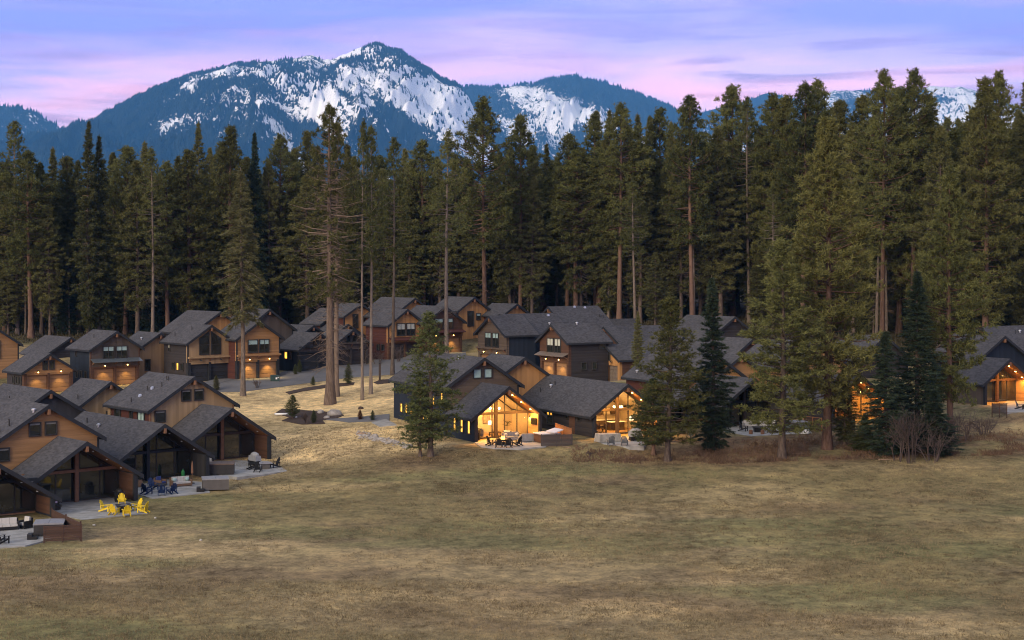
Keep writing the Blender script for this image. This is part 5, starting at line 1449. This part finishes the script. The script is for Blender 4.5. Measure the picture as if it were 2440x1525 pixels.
def sofa(width, frame, cushion, pillow=None):
    def f():
        o = empty('outdoor_sofa', (0, 0, 0)); w = width / 2
        MB().box(-w, w, -0.40, 0.40, 0.06, 0.26).build('base', frame, o)
        MB().box(-w, w, 0.29, 0.42, 0.262, 0.78).build('backrest', frame, o)
        for sg in (-1, 1):
            MB().box(sg * w, sg * (w - 0.12), -0.40, 0.288, 0.262, 0.58).build('arm', frame, o)
            for y in (-0.35, 0.35): MB().box(sg * (w - 0.08), sg * (w - 0.02), y - 0.03, y + 0.03, 0, 0.059).build('leg', frame, o)
        n = max(1, round(width / 0.75)); cw = (width - 0.26) / n
        for i in range(n):
            a = -w + 0.13 + cw * i
            MB().box(a + 0.01, a + cw - 0.01, -0.38, 0.10, 0.265, 0.42).build('seat_cushion', cushion, o)
            MB().hexa([(a+.01,.10,.30),(a+cw-.01,.10,.30),(a+cw-.01,.28,.30),(a+.01,.28,.30),(a+.01,.17,.86),(a+cw-.01,.17,.86),(a+cw-.01,.285,.86),(a+.01,.285,.86)]).build('back_cushion', cushion, o)
        if pillow:
            for x in (-w + 0.35, w - 0.35):
                MB().blob((x, 0.02, 0.60), (0.20, 0.09, 0.19), 3, 8, 6, 0.05).build('pillow', pillow, o, True)
        return o
    return f
def hot_tub(body, cover, wx=2.1, wy=2.1, h=0.85):
    def f():
        o = empty('hot_tub', (0, 0, 0))
        b = MB().box(-wx/2, wx/2, -wy/2, wy/2, 0.05, h).build('tub_body', body, o)
        for i in range(1, 6):
            MB().box(-wx/2 - 0.012, -wx/2 - 0.002, -wy/2 + wy*i/6 - 0.02, -wy/2 + wy*i/6 + 0.02, 0.08, h - 0.03).build('panel_strip', body, b)
            MB().box(-wx/2 + wx*i/6 - 0.02, -wx/2 + wx*i/6 + 0.02, -wy/2 - 0.012, -wy/2 - 0.002, 0.08, h - 0.03).build('panel_strip', body, b)
        for sg in (-1, 1):
            MB().hexa([(sg*0.01, -wy/2-.05, h+.004), (sg*(wx/2+.05), -wy/2-.05, h+.004), (sg*(wx/2+.05), wy/2+.05, h+.004), (sg*.01, wy/2+.05, h+.004), (sg*.01, -wy/2-.05, h+.13), (sg*(wx/2+.05), -wy/2-.05, h+.09), (sg*(wx/2+.05), wy/2+.05, h+.09), (sg*.01, wy/2+.05, h+.13)]).build('cover', cover, o)
        return o
    return f
def steps(m):
    def f():
        o = empty('tub_step', (0, 0, 0))
        MB().box(-.42, .42, -.35, .35, 0, .2).build('lower_step', m, o); MB().box(-.42, .42, -.0, .35, .204, .4).build('upper_step', m, o)
        return o
    return f
def screen(p, q, z, h, m, label, post='slat_brown', n=8, panels=2, cap=True):
    d = (q - p).length; o = empty('slat_screen', (p.x, p.y, z), math.atan2(q.y - p.y, q.x - p.x)); tag(o, label, 'screen')
    k = panels
    for i in range(k + 1): MB().box(d*i/k - .05, d*i/k + .05, -.05, .05, -0.4, h + .06).build('post', post, o)
    for i in range(k):
        for j in range(n):
            z0 = 0.06 + (h - 0.1) * j / n
            MB().box(d*i/k + .052, d*(i+1)/k - .052, -.02, .02, z0, z0 + (h - 0.1) / n - 0.018).build('slat', m, o)
    if cap: MB().box(0.052, d - 0.052, -.045, .045, h - 0.02, h + .03).build('cap_rail', post, o)
    return o
def grill(m='black_plastic', cover=None):
    def f():
        o = empty('grill', (0, 0, 0))
        if cover:
            MB().hexa([(-.72,-.35,.45),(.72,-.35,.45),(.72,.35,.45),(-.72,.35,.45),(-.66,-.30,.95),(.66,-.30,.95),(.66,.30,.95),(-.66,.30,.95)]).build('skirt', cover, o)
            MB().blob((0, 0, .96), (.68, .34, .36), 4, 12, 8, .07).build('cover', cover, o, True)
            MB().box(-.6, .6, -.28, .28, .05, .448).build('cabinet', m, o)
        else:
            MB().box(-.35, .35, -.27, .27, .08, .80).build('cabinet', m, o)
            MB().blob((0, 0, .92), (.42, .30, .26), 4, 12, 8, .02).build('lid', m, o, True)
            for sg in (-1, 1): MB().box(sg*.37, sg*.75, -.25, .25, .84, .88).build('side_shelf', 'metal_dark', o)
        for x in (-.3, .3):
            MB().tube((x, -.2, .0), (x, -.2, .08), .05, .05, 8).build('wheel', 'black_plastic', o)
        return o
    return f
def covered_table(w=2.4):
    def f():
        o = empty('covered_table', (0, 0, 0)); rg_ = random.Random(3); a = w / 2
        MB().hexa([(-a,-.65,0.02),(a,-.65,0.02),(a,.65,0.02),(-a,.65,0.02),(-a+.05,-.58,.80),(a-.05,-.58,.84),(a-.08,.58,.80),(-a+.1,.58,.86)]).build('cover', 'cover_cloth', o)
        for i in range(7):
            x = -a + .2 + (w - .4) * i / 6; MB().bar((x, -.665, .05), (x + rg_.uniform(-.1, .1), -.60, .76), .09, .04).build('fold', 'cover_cloth', o)
        return o
    return f
def stool(m):
    def f():
        o = empty('stump_stool', (0, 0, 0)); MB().lathe([(.20, 0), (.22, .08), (.20, .40), (.19, .44)], 12).build('body', m, o); MB().lathe([(.185, .442), (.18, .455)], 12).build('top', 'post_wood', o)
        return o
    return f

# -- lower left patio, cut off by the edge
pz, z = patio(hz, [(-60,1240),(104,1248),(122,1284),(60,1300),(-60,1308)], 'grey concrete patio in the lower left corner')
put('sofaW', sofa(1.9, 'black_plastic', 'fabric_white'), on(14, 1262, z), R(25), 'outdoor sofa with white cushions in the lower left corner', 'sofa')
put('armW', sofa(0.85, 'black_plastic', 'fabric_white'), on(60, 1258, z), R(-35), 'white-cushioned armchair beside the lower left sofa', 'armchair')
put('adiB', adirondack('black_plastic'), on(6, 1295, z), R(140), 'black slatted chair at the very corner of the lower left patio', 'chair')
a, b = on(105, 1291, z), on(194, 1286, z); c = on(125, 1262, z)
put('tubZ', hot_tub('tub_dark', 'tub_cover'), on(118, 1272, z) , R(12), 'dark hot tub with grey cover inside the brown slatted screen', 'hot tub')
screen(a, b, z - 0.05, 1.15, 'slat_brown', 'brown slatted screen in front of the lower left hot tub', n=9)
screen(on(192, 1284, z), on(124, 1250, z), z - 0.05, 1.3, 'slat_brown', 'brown slatted screen between the lower left hot tub and the yellow chairs patio', n=9, cap=False)
put('stepD', steps('black_plastic'), on(78, 1284, z), R(100), 'black step beside the lower left hot tub', 'step')

# -- yellow chairs
pa, z = patio(ha, [(100,1190),(150,1205),(121,1221),(195,1238.5),(262,1232),(352,1223),(312,1197),(240,1180)], 'grey concrete patio under the yellow chairs')
c = on(294, 1219, z)
put('pitA', firepit('black_plastic'), c, R(20), 'dark fire pit ringed by the yellow chairs', 'fire pit')
for (a, b), lab in (((252, 1218), 'yellow slatted chair, leftmost of the ring, seen from the side'), ((272, 1226), 'yellow slatted chair with its back turned, left front of the ring'), ((290, 1203), 'yellow slatted chair facing the meadow behind the fire pit'),
                    ((302, 1229), 'yellow slatted chair with its back turned, straight before the fire pit'), ((325, 1215), 'yellow slatted chair at the right rear of the ring'), ((340, 1221), 'yellow slatted chair, rightmost of the ring')):
    p = on(a, b, z); put('adiY', adirondack('yellow'), p, facing(p, c), lab, 'chair', 'yellow chairs round the fire pit', 0.92)
put('armL', sofa(0.95, 'wicker_dark', 'fabric_lilac'), on(122, 1206, z), R(60), 'lilac-cushioned wicker armchair at the column left of the yellow chairs', 'armchair')
put('ott', lambda: (lambda o: (MB().box(-.3, .3, -.3, .3, .05, .38).build('base', 'wicker_dark', o), MB().box(-.29, .29, -.29, .29, .384, .44).build('cushion', 'black_plastic', o), o)[2])(empty('ottoman', (0, 0, 0))), on(133, 1215, z), R(40), 'dark square ottoman in front of the lilac armchair', 'ottoman')
put('grillA', grill(), on(284, 1196, z), R(-49), 'black grill against the cedar wing wall by the yellow chairs', 'grill')

# -- navy chairs
pb, z = patio(hb_, [(300,1160),(311,1173),(361,1186.5),(430,1180),(500,1172),(482,1148),(400,1142)], 'grey concrete patio under the navy chairs')
c = on(384, 1171, z)
put('tabB', lambda: (lambda o: (MB().lathe([(.52, .60), (.55, .63), (.55, .66), (.5, .67)], 18).build('table_top', 'metal_dark', o), MB().lathe([(.30, 0), (.28, .05), (.10, .1), (.09, .598)], 12).build('pedestal', 'black_plastic', o), o)[2])(empty('round_table', (0, 0, 0))), c, 0, 'dark round table amid the navy chairs', 'table')
for (a, b), lab in (((350, 1177), 'navy slatted chair at the left end of its patio'), ((364, 1166), 'navy slatted chair behind the dark round table'), ((385, 1180), 'navy slatted chair with its back to the meadow'), ((409, 1176), 'navy slatted chair right of the dark round table')):
    p = on(a, b, z); put('adiN', adirondack('navy_plastic'), p, facing(p, c), lab, 'chair', 'navy chairs round the table')
put('sofaB', sofa(1.9, 'wicker', 'fabric_white', 'blind_teal'), on(431, 1158, z), R(30), 'wicker sofa with white cushions near the navy chairs', 'sofa')
put('armBl', sofa(0.95, 'wicker', 'fabric_blue'), on(382, 1158, z), R(70), 'wicker armchair with a violet-blue cushion behind the navy chairs', 'armchair')
put('armB2', sofa(0.9, 'wicker', 'cover_cloth'), on(328, 1160, z), R(110), 'wicker armchair at the left pillar of the navy chairs patio', 'armchair')
o = empty('patio_umbrella', on(458, 1152, z)); MB().tube((0, 0, 0), (0, 0, 2.1), .03, .03, 7).build('pole', 'wicker', o); MB().lathe([(.05, .9), (.11, 1.0), (.09, 1.6), (.03, 2.05)], 9).build('canopy', 'post_wood', o); MB().lathe([(.25, 0), (.25, .06), (.06, .1)], 12).build('base', 'metal_dark', o)
tag(o, 'folded brown umbrella beside the wicker sofa', 'umbrella')
o = empty('gas_bottle', on(436, 1144, z)); MB().lathe([(.14, 0), (.17, .1), (.17, .75), (.10, .95), (.05, 1.0)], 12).build('body', 'green_plastic', o); MB().lathe([(.05, 1.002), (.05, 1.1)], 8).build('valve', 'metal_dark', o)
tag(o, 'upright green bottle by the glass wall behind the wicker sofa', 'bottle')
put('tubB', hot_tub('tub_grey', 'tub_cover', 2.3, 2.0, 0.95), on(513, 1165, z), R(14), 'grey hot tub with grey cover beside the navy chairs patio', 'hot tub')
put('stepD', None, on(478, 1171, z), R(100), 'black step in front of the grey hot tub', 'step')

# -- grill patio
pc, z = patio(hc, [(472,1118),(500,1128),(565,1137),(620,1131),(690,1121.5),(640,1099),(560,1096)], 'grey concrete patio with the covered grill')
put('tubC', hot_tub('tub_dark', 'tub_cover_brown', 2.4, 2.1, 0.95), on(528, 1128, z), R(8), 'dark hot tub with brown cover before the tan-gabled house', 'hot tub')
put('grillC', grill('black_plastic', 'cover_silver'), on(607, 1108, z), R(-49), 'grill under a silver cover beside the wing wall', 'grill')
c = on(632, 1116, z)
put('pitC', firepit('tub_grey', top='tub_cover'), c, R(10), 'square grey fire table on the grill patio', 'fire pit')
for (a, b), lab in (((603, 1118), 'black slatted chair next to the covered grill'), ((615, 1124), 'black slatted chair with its back to the meadow on the grill patio'), ((655, 1114), 'black slatted chair at the outer end of the grill patio')):
    p = on(a, b, z); put('adiB', None, p, facing(p, c), lab, 'chair', 'black chairs on the grill patio')
put('armW', None, on(498, 1108, z), R(20), 'white-cushioned armchair behind the brown-covered hot tub', 'armchair')

# -- fire-lit patio of the lit house
pv_, z = patio(hv, [(1130,1054),(1146,1065),(1175,1069),(1240,1069),(1300,1064),(1318,1052),(1296,1038),(1200,1036)], 'firelit concrete patio before the glowing glass gable')
c = on(1199, 1059, z)
put('pitV', firepit('black_plastic', True), c, R(30), 'square fire table with a live flame before the glowing glass gable', 'fire pit')
for (a, b), lab in (((1171, 1061), 'black slatted chair left of the live flame'), ((1232, 1062), 'black slatted chair right of the live flame'), ((1189, 1066), 'black slatted chair with its back to the meadow, left before the flame'), ((1211, 1066), 'black slatted chair with its back to the meadow, right before the flame')):
    p = on(a, b, z); put('adiB', None, p, facing(p, c), lab, 'chair', 'black chairs round the live flame')
put('sofaV', sofa(2.0, 'fabric_grey', 'fabric_grey', 'fabric_white'), on(1219, 1049, z), R(25), 'grey outdoor sofa with white pillows behind the live flame', 'sofa')
put('armV', sofa(1.5, 'fabric_grey', 'fabric_grey'), on(1254, 1052, z), R(200), 'pale grey loveseat with its back to the meadow beside the hot tub', 'sofa')
put('armV2', sofa(0.95, 'wicker_dark', 'fabric_white'), on(1207, 1045, z), R(-10), 'dark armchair with white cushion near the glass doors', 'armchair')
put('grillA', None, on(1137, 1048, z), R(80), 'black grill at the navy corner of the lit house', 'grill')
put('tubV', hot_tub('wood_dark', 'tub_cover_white', 2.0, 2.0, 0.9), on(1303, 1054, z), R(28), 'hot tub with pale lilac cover behind the dark slatted screen', 'hot tub')
screen(on(1290, 1063, z), on(1363, 1062, z), z - 0.1, 1.25, 'slat_grey', 'dark grey slatted screen before the hot tub of the lit house', 'slat_grey', 9, 2)
screen(on(1361, 1060, z), on(1324, 1046, z), z - 0.1, 1.75, 'slat_orange', 'orange-brown slatted screen beside the hot tub of the lit house', 'slat_orange', 10, 2)
o = empty('lifted_cover', on(1322, 1056, z), R(28)); o.location.z += 1.12
MB().hexa([(-.55,-.9,0),(.5,-.9,.28),(.5,.9,.28),(-.55,.9,0),(-.57,-.9,.1),(.48,-.9,.38),(.48,.9,.38),(-.57,.9,.1)]).build('panel', 'tub_cover_white', o)
for y in (-.7, .7): MB().bar((.3, y, .23), (.45, y, -1.1), .05, .05).build('lifter_arm', 'metal_dark', o)
tag(o, 'white hot tub cover half tilted up against the orange-brown screen', 'cover')

# -- chandelier house patio
pw, z = patio(hw_, [(1418,1050),(1440,1058),(1500,1065),(1535,1064),(1548,1052),(1530,1040),(1470,1040)], 'lit concrete patio before the chandelier-lit house')
put('covT', covered_table(2.5), on(1448, 1052, z), R(24), 'long outdoor table under a grey cloth cover', 'table')
put('adiG', adirondack('grey_plastic'), on(1456, 1061, z), R(190), 'grey slatted chair with its back to the meadow before the covered table', 'chair')
put('adiG', None, on(1488, 1061, z), R(170), 'grey slatted chair standing alone on the lit patio floor', 'chair')
put('grillW', grill('black_plastic', 'cover_cloth'), on(1514, 1050, z), R(20), 'grill under a tan-grey cover beside the lit glass doors', 'grill')

# -- white sofa patio
py_, z = patio(hy, [(1700,1024),(1790,1039),(1880,1034),(1935,1032),(1925,1018),(1850,1014),(1760,1014)], 'grey concrete patio with white sofas behind the broad pine')
c = on(1806, 1029, z)
put('pitA', None, c, 0, 'dark fire pit between the stump stools', 'fire pit')
put('sofaY', sofa(1.6, 'fabric_grey', 'fabric_white'), on(1787, 1020, z), R(8), 'white outdoor loveseat, left one behind the broad pine', 'sofa')
put('sofaY', None, on(1818, 1019, z), R(-4), 'white outdoor loveseat, middle one behind the broad pine', 'sofa')
put('armW', None, on(1840, 1020, z), R(-30), 'white-cushioned armchair closing the row of white sofas', 'armchair')
p = on(1772, 1027, z); put('adiB', None, p, facing(p, c), 'dark slatted chair left of the stump stools', 'chair')
p = on(1838, 1031, z); put('adiG', None, p, facing(p, c), 'grey slatted chair right of the stump stools', 'chair')
put('stump', stool('yellow') if False else stool('post_wood'), on(1789, 1034, z), 0, 'tan stump stool, left one of the pair before the dark pit', 'stool')
put('stump', None, on(1817, 1034, z), 0, 'tan stump stool, right one of the pair before the dark pit', 'stool')
put('tubY', hot_tub('tub_sage', 'tub_cover', 2.3, 2.1, 0.95), on(1897, 1026, z), R(10), 'sage green hot tub with grey cover between the pines', 'hot tub')
put('stepW', steps('white'), on(1918, 1033, z), R(-20), 'white step beside the sage hot tub', 'step')
screen(on(1916, 1024, z), on(1958, 1029, z), z, 1.5, 'slat_brown', 'reddish trellis screen right of the sage hot tub', 'slat_orange', 5, 2)
g0, g1 = ground(1972, 1024), ground(2036, 1026)
screen(g0, g1, min(g0.z, g1.z), 1.25, 'slat_grey', 'dark grey slatted fence behind the trunk of the great pine', 'slat_grey', 8, 3)
# -- right edge patio
px_, z = patio(hx, [(2376,974),(2398,981.5),(2440,981.5),(2500,974),(2490,957),(2400,955)], 'pale concrete patio at the right edge')
put('adiB', None, on(2431, 975, z), R(60), 'black slatted chair on the amber-lit patio at the right edge', 'chair')
screen(on(2364, 984, z), on(2399, 985, z), z - .1, 1.2, 'slat_grey', 'dark slatted fence beside the patio at the right edge', 'slat_brown', 8, 2)

# ------------------------------------------------------------------ inside the two glowing gables
def inside(h, v, rec, dx, dy, z=0.03): return h.world((v.cx + dx, v.y0 + rec + dy, z))
WARM = (1.0, 0.53, 0.15)
def chandelier(h, v, rec, dx, dy, zb, label, n=6, rad=0.55, watts=60, drop=1.2):
    o = empty('chandelier', inside(h, v, rec, dx, dy, zb), h.th); tag(o, label, 'chandelier')
    MB().tube((0, 0, 0.1), (0, 0, drop), .015, .015, 6).build('cord', 'metal_dark', o)
    MB().lathe([(rad, 0), (rad + .03, .03), (rad, .06)], 20).build('ring', 'metal_dark', o) if False else None
    ring = MB()
    for i in range(16):
        a, b = 2 * math.pi * i / 16, 2 * math.pi * (i + 1) / 16
        ring.bar((rad * math.cos(a), rad * math.sin(a), .06), (rad * math.cos(b), rad * math.sin(b), .06), .03, .03)
    ring.build('ring', 'metal_dark', o)
    for i in range(n):
        a = 2 * math.pi * i / n
        MB().blob((rad * math.cos(a), rad * math.sin(a), 0.16), (.11, .11, .12), 1, 10, 8, 0).build('globe', 'bulb_soft', o, True)
        MB().bar((0, 0, .1), (rad * math.cos(a), rad * math.sin(a), .06), .02, .02).build('spoke', 'metal_dark', o)
    lamp('chandelier_light', 'POINT', (0, 0, -0.12), watts, o, WARM, 0.3)
    return o
R1 = 2.7
chandelier(hv, v1, R1, 0.6, 1.8, 2.75, 'ring chandelier glowing in the living room behind the glass gable', watts=90)
lamp('room_light', 'AREA', hv.inv @ (inside(hv, v1, R1, 0.0, 2.4, 3.9) - hv.o), 190, hv.root, WARM, size=2.0)
def indoor(key, fn, h, v, rec, dx, dy, rz, label, cat, z=0.03, scale=1.0):
    return put(key, fn, inside(h, v, rec, dx, dy, z), h.th + R(rz), label, cat, scale=scale)
indoor('sofaIn', sofa(2.3, 'fabric_white', 'fabric_white'), hv, v1, R1, -1.5, 2.3, -90, 'white sofa inside the glowing living room', 'sofa')
def art():
    o = empty('framed_picture', (0, 0, 0)); MB().box(-.45, .45, -.03, 0, 0, 1.25).build('frame', 'kitchen_dark', o); MB().box(-.38, .38, -.045, -.031, .07, 1.18).build('print', 'picture_tan', o); return o
yb_ = 5.96 if False else min(6.0, v1.yb - 0.3 - (v1.y0 + R1)) - 0.01
indoor('art', art, hv, v1, R1, -0.95, yb_, 0, 'tan framed picture, left of the pair on the living room wall', 'picture', 1.1)
indoor('art', None, hv, v1, R1, 0.55, yb_, 0, 'tan framed picture, right of the pair on the living room wall', 'picture', 1.1)
def flamp():
    o = empty('floor_lamp', (0, 0, 0)); MB().tube((0, 0, 0), (0, 0, 1.2), .02, .02, 8).build('stem', 'metal_dark', o); MB().lathe([(.16, 0), (.16, .03), (.03, .05)], 12).build('base', 'metal_dark', o); MB().lathe([(.24, 1.1), (.20, 1.5)], 16).build('shade', 'shade_glow', o, True); return o
indoor('flamp', flamp, hv, v1, R1, 0.35, 2.4, 0, 'floor lamp with glowing shade in the living room', 'lamp')
def houseplant():
    o = empty('house_plant', (0, 0, 0)); MB().lathe([(.16, 0), (.2, .4), (.2, .42)], 12).build('pot', 'white', o)
    MB().tube((0, 0, .4), (0, 0, 1.3), .02, .015, 6).build('stem', 'bark_grey', o); rg_ = random.Random(4); mb = MB()
    for i in range(26):
        a = rg_.uniform(0, 6.28); z = rg_.uniform(.9, 1.5); L = rg_.uniform(.35, .6)
        mb.bar((0, 0, z), (math.cos(a) * L, math.sin(a) * L, z + rg_.uniform(-.1, .35)), .09, .006)
    mb.build('leaves', 'young_needles', o); return o
indoor('plant', houseplant, hv, v1, R1, 2.0, 1.6, 0, 'tall house plant by the living room doors', 'plant')
def ctable():
    o = empty('coffee_table', (0, 0, 0)); MB().box(-.6, .6, -.35, .35, .36, .42).build('table_top', 'kitchen_dark', o)
    for a in (-.5, .5):
        for b in (-.28, .28): MB().box(a-.03, a+.03, b-.03, b+.03, 0, .358).build('leg', 'kitchen_dark', o)
    return o
indoor('ctable', ctable, hv, v1, R1, 0.3, 1.2, 0, 'dark coffee table inside the glowing living room', 'table')
# wall screen and up-light on the wing wall of the lit porch
o = empty('wall_screen', hv.world((v1.cx + v1.wx - 0.255, v1.y0 + 1.25, 1.35)), hv.th); MB().box(-.10, -.04, -.6, .6, 0, .7).build('panel', 'screen', o); MB().box(-.038, 0.0, -.12, .12, .2, .5).build('mount', 'metal_dark', o)
tag(o, 'flat black screen on the lit wing wall of the porch', 'television')
o = empty('wall_sconce', hv.world((v1.cx + v1.wx - 0.255, v1.y0 + 2.25, 2.0)), hv.th); MB().box(-.12, 0, -.06, .06, 0, .28).build('housing', 'metal_dark', o); MB().box(-.10, -.02, -.045, .045, -.012, -.002).build('diffuser', 'bulb', o); lamp('sconce_light', 'POINT', (-.14, 0, -.10), 40, o, WARM, .04)
tag(o, 'downward wall sconce near the glass doors of the lit porch', 'lamp')
R2 = 1.9
chandelier(hw_, v3, R2, -1.75, 1.6, 2.55, 'cluster chandelier, left one in the chandelier-lit house', 7, 0.36, 60)
chandelier(hw_, v3, R2, 0.9, 1.6, 2.55, 'cluster chandelier, right one in the chandelier-lit house', 8, 0.45, 60)
lamp('room_light', 'AREA', hw_.inv @ (inside(hw_, v3, R2, 0.0, 2.6, 3.9) - hw_.o), 150, hw_.root, WARM, size=2.0)
def dining():
    o = empty('dining_table', (0, 0, 0)); MB().box(-1.0, 1.0, -.5, .5, .70, .76).build('table_top', 'kitchen_dark', o)
    for a in (-.85, .85):
        for b in (-.4, .4): MB().box(a-.05, a+.05, b-.05, b+.05, 0, .698).build('leg', 'kitchen_dark', o)
    return o
indoor('dining', dining, hw_, v3, R2, -1.6, 1.7, 0, 'dark dining table under the left chandelier', 'table')
def dchair():
    o = empty('dining_chair', (0, 0, 0)); MB().box(-.23, .23, -.23, .23, .42, .47).build('seat', 'wicker', o); MB().box(-.23, .23, .19, .23, .474, .98).build('backrest', 'wicker', o)
    for a in (-.2, .2):
        for b in (-.2, .2): MB().box(a-.02, a+.02, b-.02, b+.02, 0, .418).build('leg', 'kitchen_dark', o)
    return o
for dx, dy, rz, lab in ((-2.1, 1.0, 180, 'wicker dining chair, left of two nearest the glass'), (-1.2, 1.0, 180, 'wicker dining chair, right of two nearest the glass'), (-2.1, 2.4, 0, 'wicker dining chair at the far left of the table'), (-1.2, 2.4, 0, 'wicker dining chair at the far right of the table')):
    indoor('dchair', dchair, hw_, v3, R2, dx, dy, rz, lab, 'chair')
def kitchen():
    o = empty('kitchen_counter', (0, 0, 0)); MB().box(-1.9, 1.9, -.32, .32, 0, .88).build('cabinet', 'kitchen_dark', o); MB().box(-1.95, 1.95, -.36, .34, .884, .93).build('worktop', 'white', o)
    for i in range(4): MB().box(-1.8 + i * .95, -1.0 + i * .95, .1, .33, 1.45, 2.15).build('wall_cupboard', 'kitchen_dark' if i % 2 else 'cream', o)
    return o
indoor('kitchen', kitchen, hw_, v3, R2, 1.4, 5.4, 0, 'kitchen counter with dark cupboards at the back of the lit room', 'counter')
def island():
    o = empty('kitchen_island', (0, 0, 0)); MB().box(-.9, .9, -.4, .4, 0, .88).build('cabinet', 'kitchen_dark', o); MB().box(-1, 1, -.5, .5, .884, .93).build('worktop', 'white', o); return o
indoor('island', island, hw_, v3, R2, 1.5, 3.0, 0, 'kitchen island with pale worktop behind the lit doors', 'counter')
indoor('flamp', None, hw_, v3, R2, 2.9, 2.0, 0, 'floor lamp with glowing shade in the chandelier-lit house', 'lamp')

# ------------------------------------------------------------------ small things on the lawn
drape('mulch_bed', [(655,986),(672,975),(700,975),(745,980),(800,984),(820,990),(800,998),(768,1002),(775,1010),(720,1012),(672,1003),(690,995)], 'mulch', 'dark mulched island bed on the straw-coloured lawn', 'flower bed', 0.07, 0.8)
drape('mulch_bed', [(680,935),(730,924),(790,915),(845,912),(842,918),(780,924),(720,933),(690,940)], 'mulch', 'dark mulch strip between the lawn and the lane', 'flower bed', 0.07, 0.8)
drape('mulch_bed', [(890,912),(905,906),(930,904),(930,913),(900,916)], 'mulch', 'dark mulch patch beside the post near the navy house', 'flower bed', 0.07, 0.8)
def boulder(px, py, r, label, seed, m='rock', cat='boulder'):
    g = ground(px, py); o = MB().blob((0, 0, r[2] * 0.35), r, seed, 9, 6, 0.16).build('boulder', m, None, True); o.location = g; o.rotation_euler[2] = seed
    return tag(o, label, cat)
boulder(797, 990, (0.95, 0.6, 0.55), 'large pale boulder at the right end of the mulched island', 3)
boulder(764, 985, (0.45, 0.4, 0.36), 'brownish boulder at the rear of the mulched island', 5)
boulder(779, 997, (0.4, 0.32, 0.26), 'small stone at the front of the mulched island', 6)
boulder(706, 996, (0.16, 0.14, 0.16), 'small white stone left of the sapling in the mulched island', 7, 'white', 'stone')
boulder(860, 974, (0.6, 0.35, 0.22), 'flat dark stone on the lawn right of the massive pine', 8, 'mulch', 'stone')
boulder(862, 1036, (0.6, 0.3, 0.22), 'dark weathered stump at the head of the stony swale', 9, 'log_wood', 'stump')
boulder(893, 1041, (0.45, 0.35, 0.25), 'dark boulder beside the stump in the stony swale', 10)
rg = random.Random(12)
o = empty('stony_swale', ground(915, 1052)); base = o.location
for i in range(220):
    t = rg.random(); px = 850 + 130 * t; py = 1035 + 30 * t + rg.gauss(0, 3.2); g = ground(px, py) - base
    r = rg.uniform(0.08, 0.24); q = MB().blob((g.x, g.y, g.z + r * 0.2), (r, r * 0.8, r * 0.6), i, 6, 4, 0.2).build('stone', 'rock', o)
tag(o, 'strip of loose grey stones crossing the lawn before the near pine', 'stones')
o = empty('drain_pipe', ground(672, 990) + Vector((0, 0, 0.16)), R(8)); MB().tube((-.85, 0, 0), (.85, 0, 0), .14, .14, 12).build('pipe', 'white', o, True); MB().tube((-.9, 0, 0), (-.85, 0, 0), .17, .17, 12).build('collar', 'metal_light', o)
tag(o, 'short white pipe lying at the left end of the mulched island', 'pipe')
g = ground(655, 908); o = empty('utility_box', g, R(12)); MB().box(-.62, .62, -.5, .5, -.1, .72).build('cabinet', 'utility_green', o); MB().hexa([(-.66,-.54,.724),(.66,-.54,.724),(.66,.54,.724),(-.66,.54,.724),(-.6,-.48,.8),(.6,-.48,.8),(.6,.48,.84),(-.6,.48,.84)]).build('lid', 'utility_green', o)
MB().box(.08, .3, -.512, -.502, .28, .55).build('notice', 'sign_white', o); MB().box(.36, .5, -.512, -.502, .45, .62).build('notice', 'sign_white', o); MB().box(-.8, .8, -.7, .7, -.3, .0 - .104).build('plinth', 'concrete', o)
tag(o, 'dark green utility cabinet with two pale notices beside the lane', 'utility box')
g = ground(905, 908); o = empty('wooden_post', g); MB().box(-.14, .14, -.14, .14, -.3, 2.4).build('shaft', 'beam_dark', o); MB().hexa([(-.17,-.17,2.404),(.17,-.17,2.404),(.17,.17,2.404),(-.17,.17,2.404),(-.05,-.05,2.55),(.05,-.05,2.55),(.05,.05,2.55),(-.05,.05,2.55)]).build('cap', 'charcoal', o)
tag(o, 'dark wooden post beside the lane left of the navy house', 'post')
g = ground(1646, 1056); o = empty('sign_post', g, R(-6)); MB().box(-.05, .05, -.05, .05, -.2, 1.05).build('post', 'charcoal', o); MB().box(-.20, .20, -.085, -.055, .72, 1.08).build('board', 'sign_white', o); MB().box(-.13, .13, -.090, -.087, .86, .90).build('print_line', 'print_dark', o)
tag(o, 'small white notice on a dark stake left of the dark fir', 'sign')
for i, (px, py, L, a, lab) in enumerate(((1350, 1067, 1.0, 150, 'pale board lying in the grass by the dark slatted screen'), (2130, 1096, 3.2, 8, 'fallen pale branch at the feet of the dark fir clump'), (1905, 1082, 1.6, 20, 'short fallen branch between the broad pine and the great pine'), (1500, 1092, 1.4, 165, 'thin pale stick on the meadow before the lit patio'))):
    g = ground(px, py); o = empty('fallen_branch', g + Vector((0, 0, .06)), R(a)); mb = MB().tube((-L/2, 0, 0), (0, .05, .02), .05, .045, 6).tube((0, .05, .02), (L/2, 0, .0), .045, .02, 6); mb.build('stem', 'log_wood', o); MB().tube((0.1, .05, .02), (L*.3, .3, .1), .025, .01, 5).build('side_twig', 'log_wood', o); tag(o, lab, 'branch')
for i, (px, py, lab) in enumerate(((370, 1235, 'small pale stone on the grass right of the yellow chairs'), (224, 1252, 'pale stone in the grass before the yellow chairs patio'), (478, 1288, 'small yellowish stone in the meadow below the grey hot tub'), (1862, 1077, 'pale stone at the foot of the broad pine'))):
    boulder(px, py, (0.13, 0.10, 0.08), lab, 30 + i, 'stone_pale', 'stone')
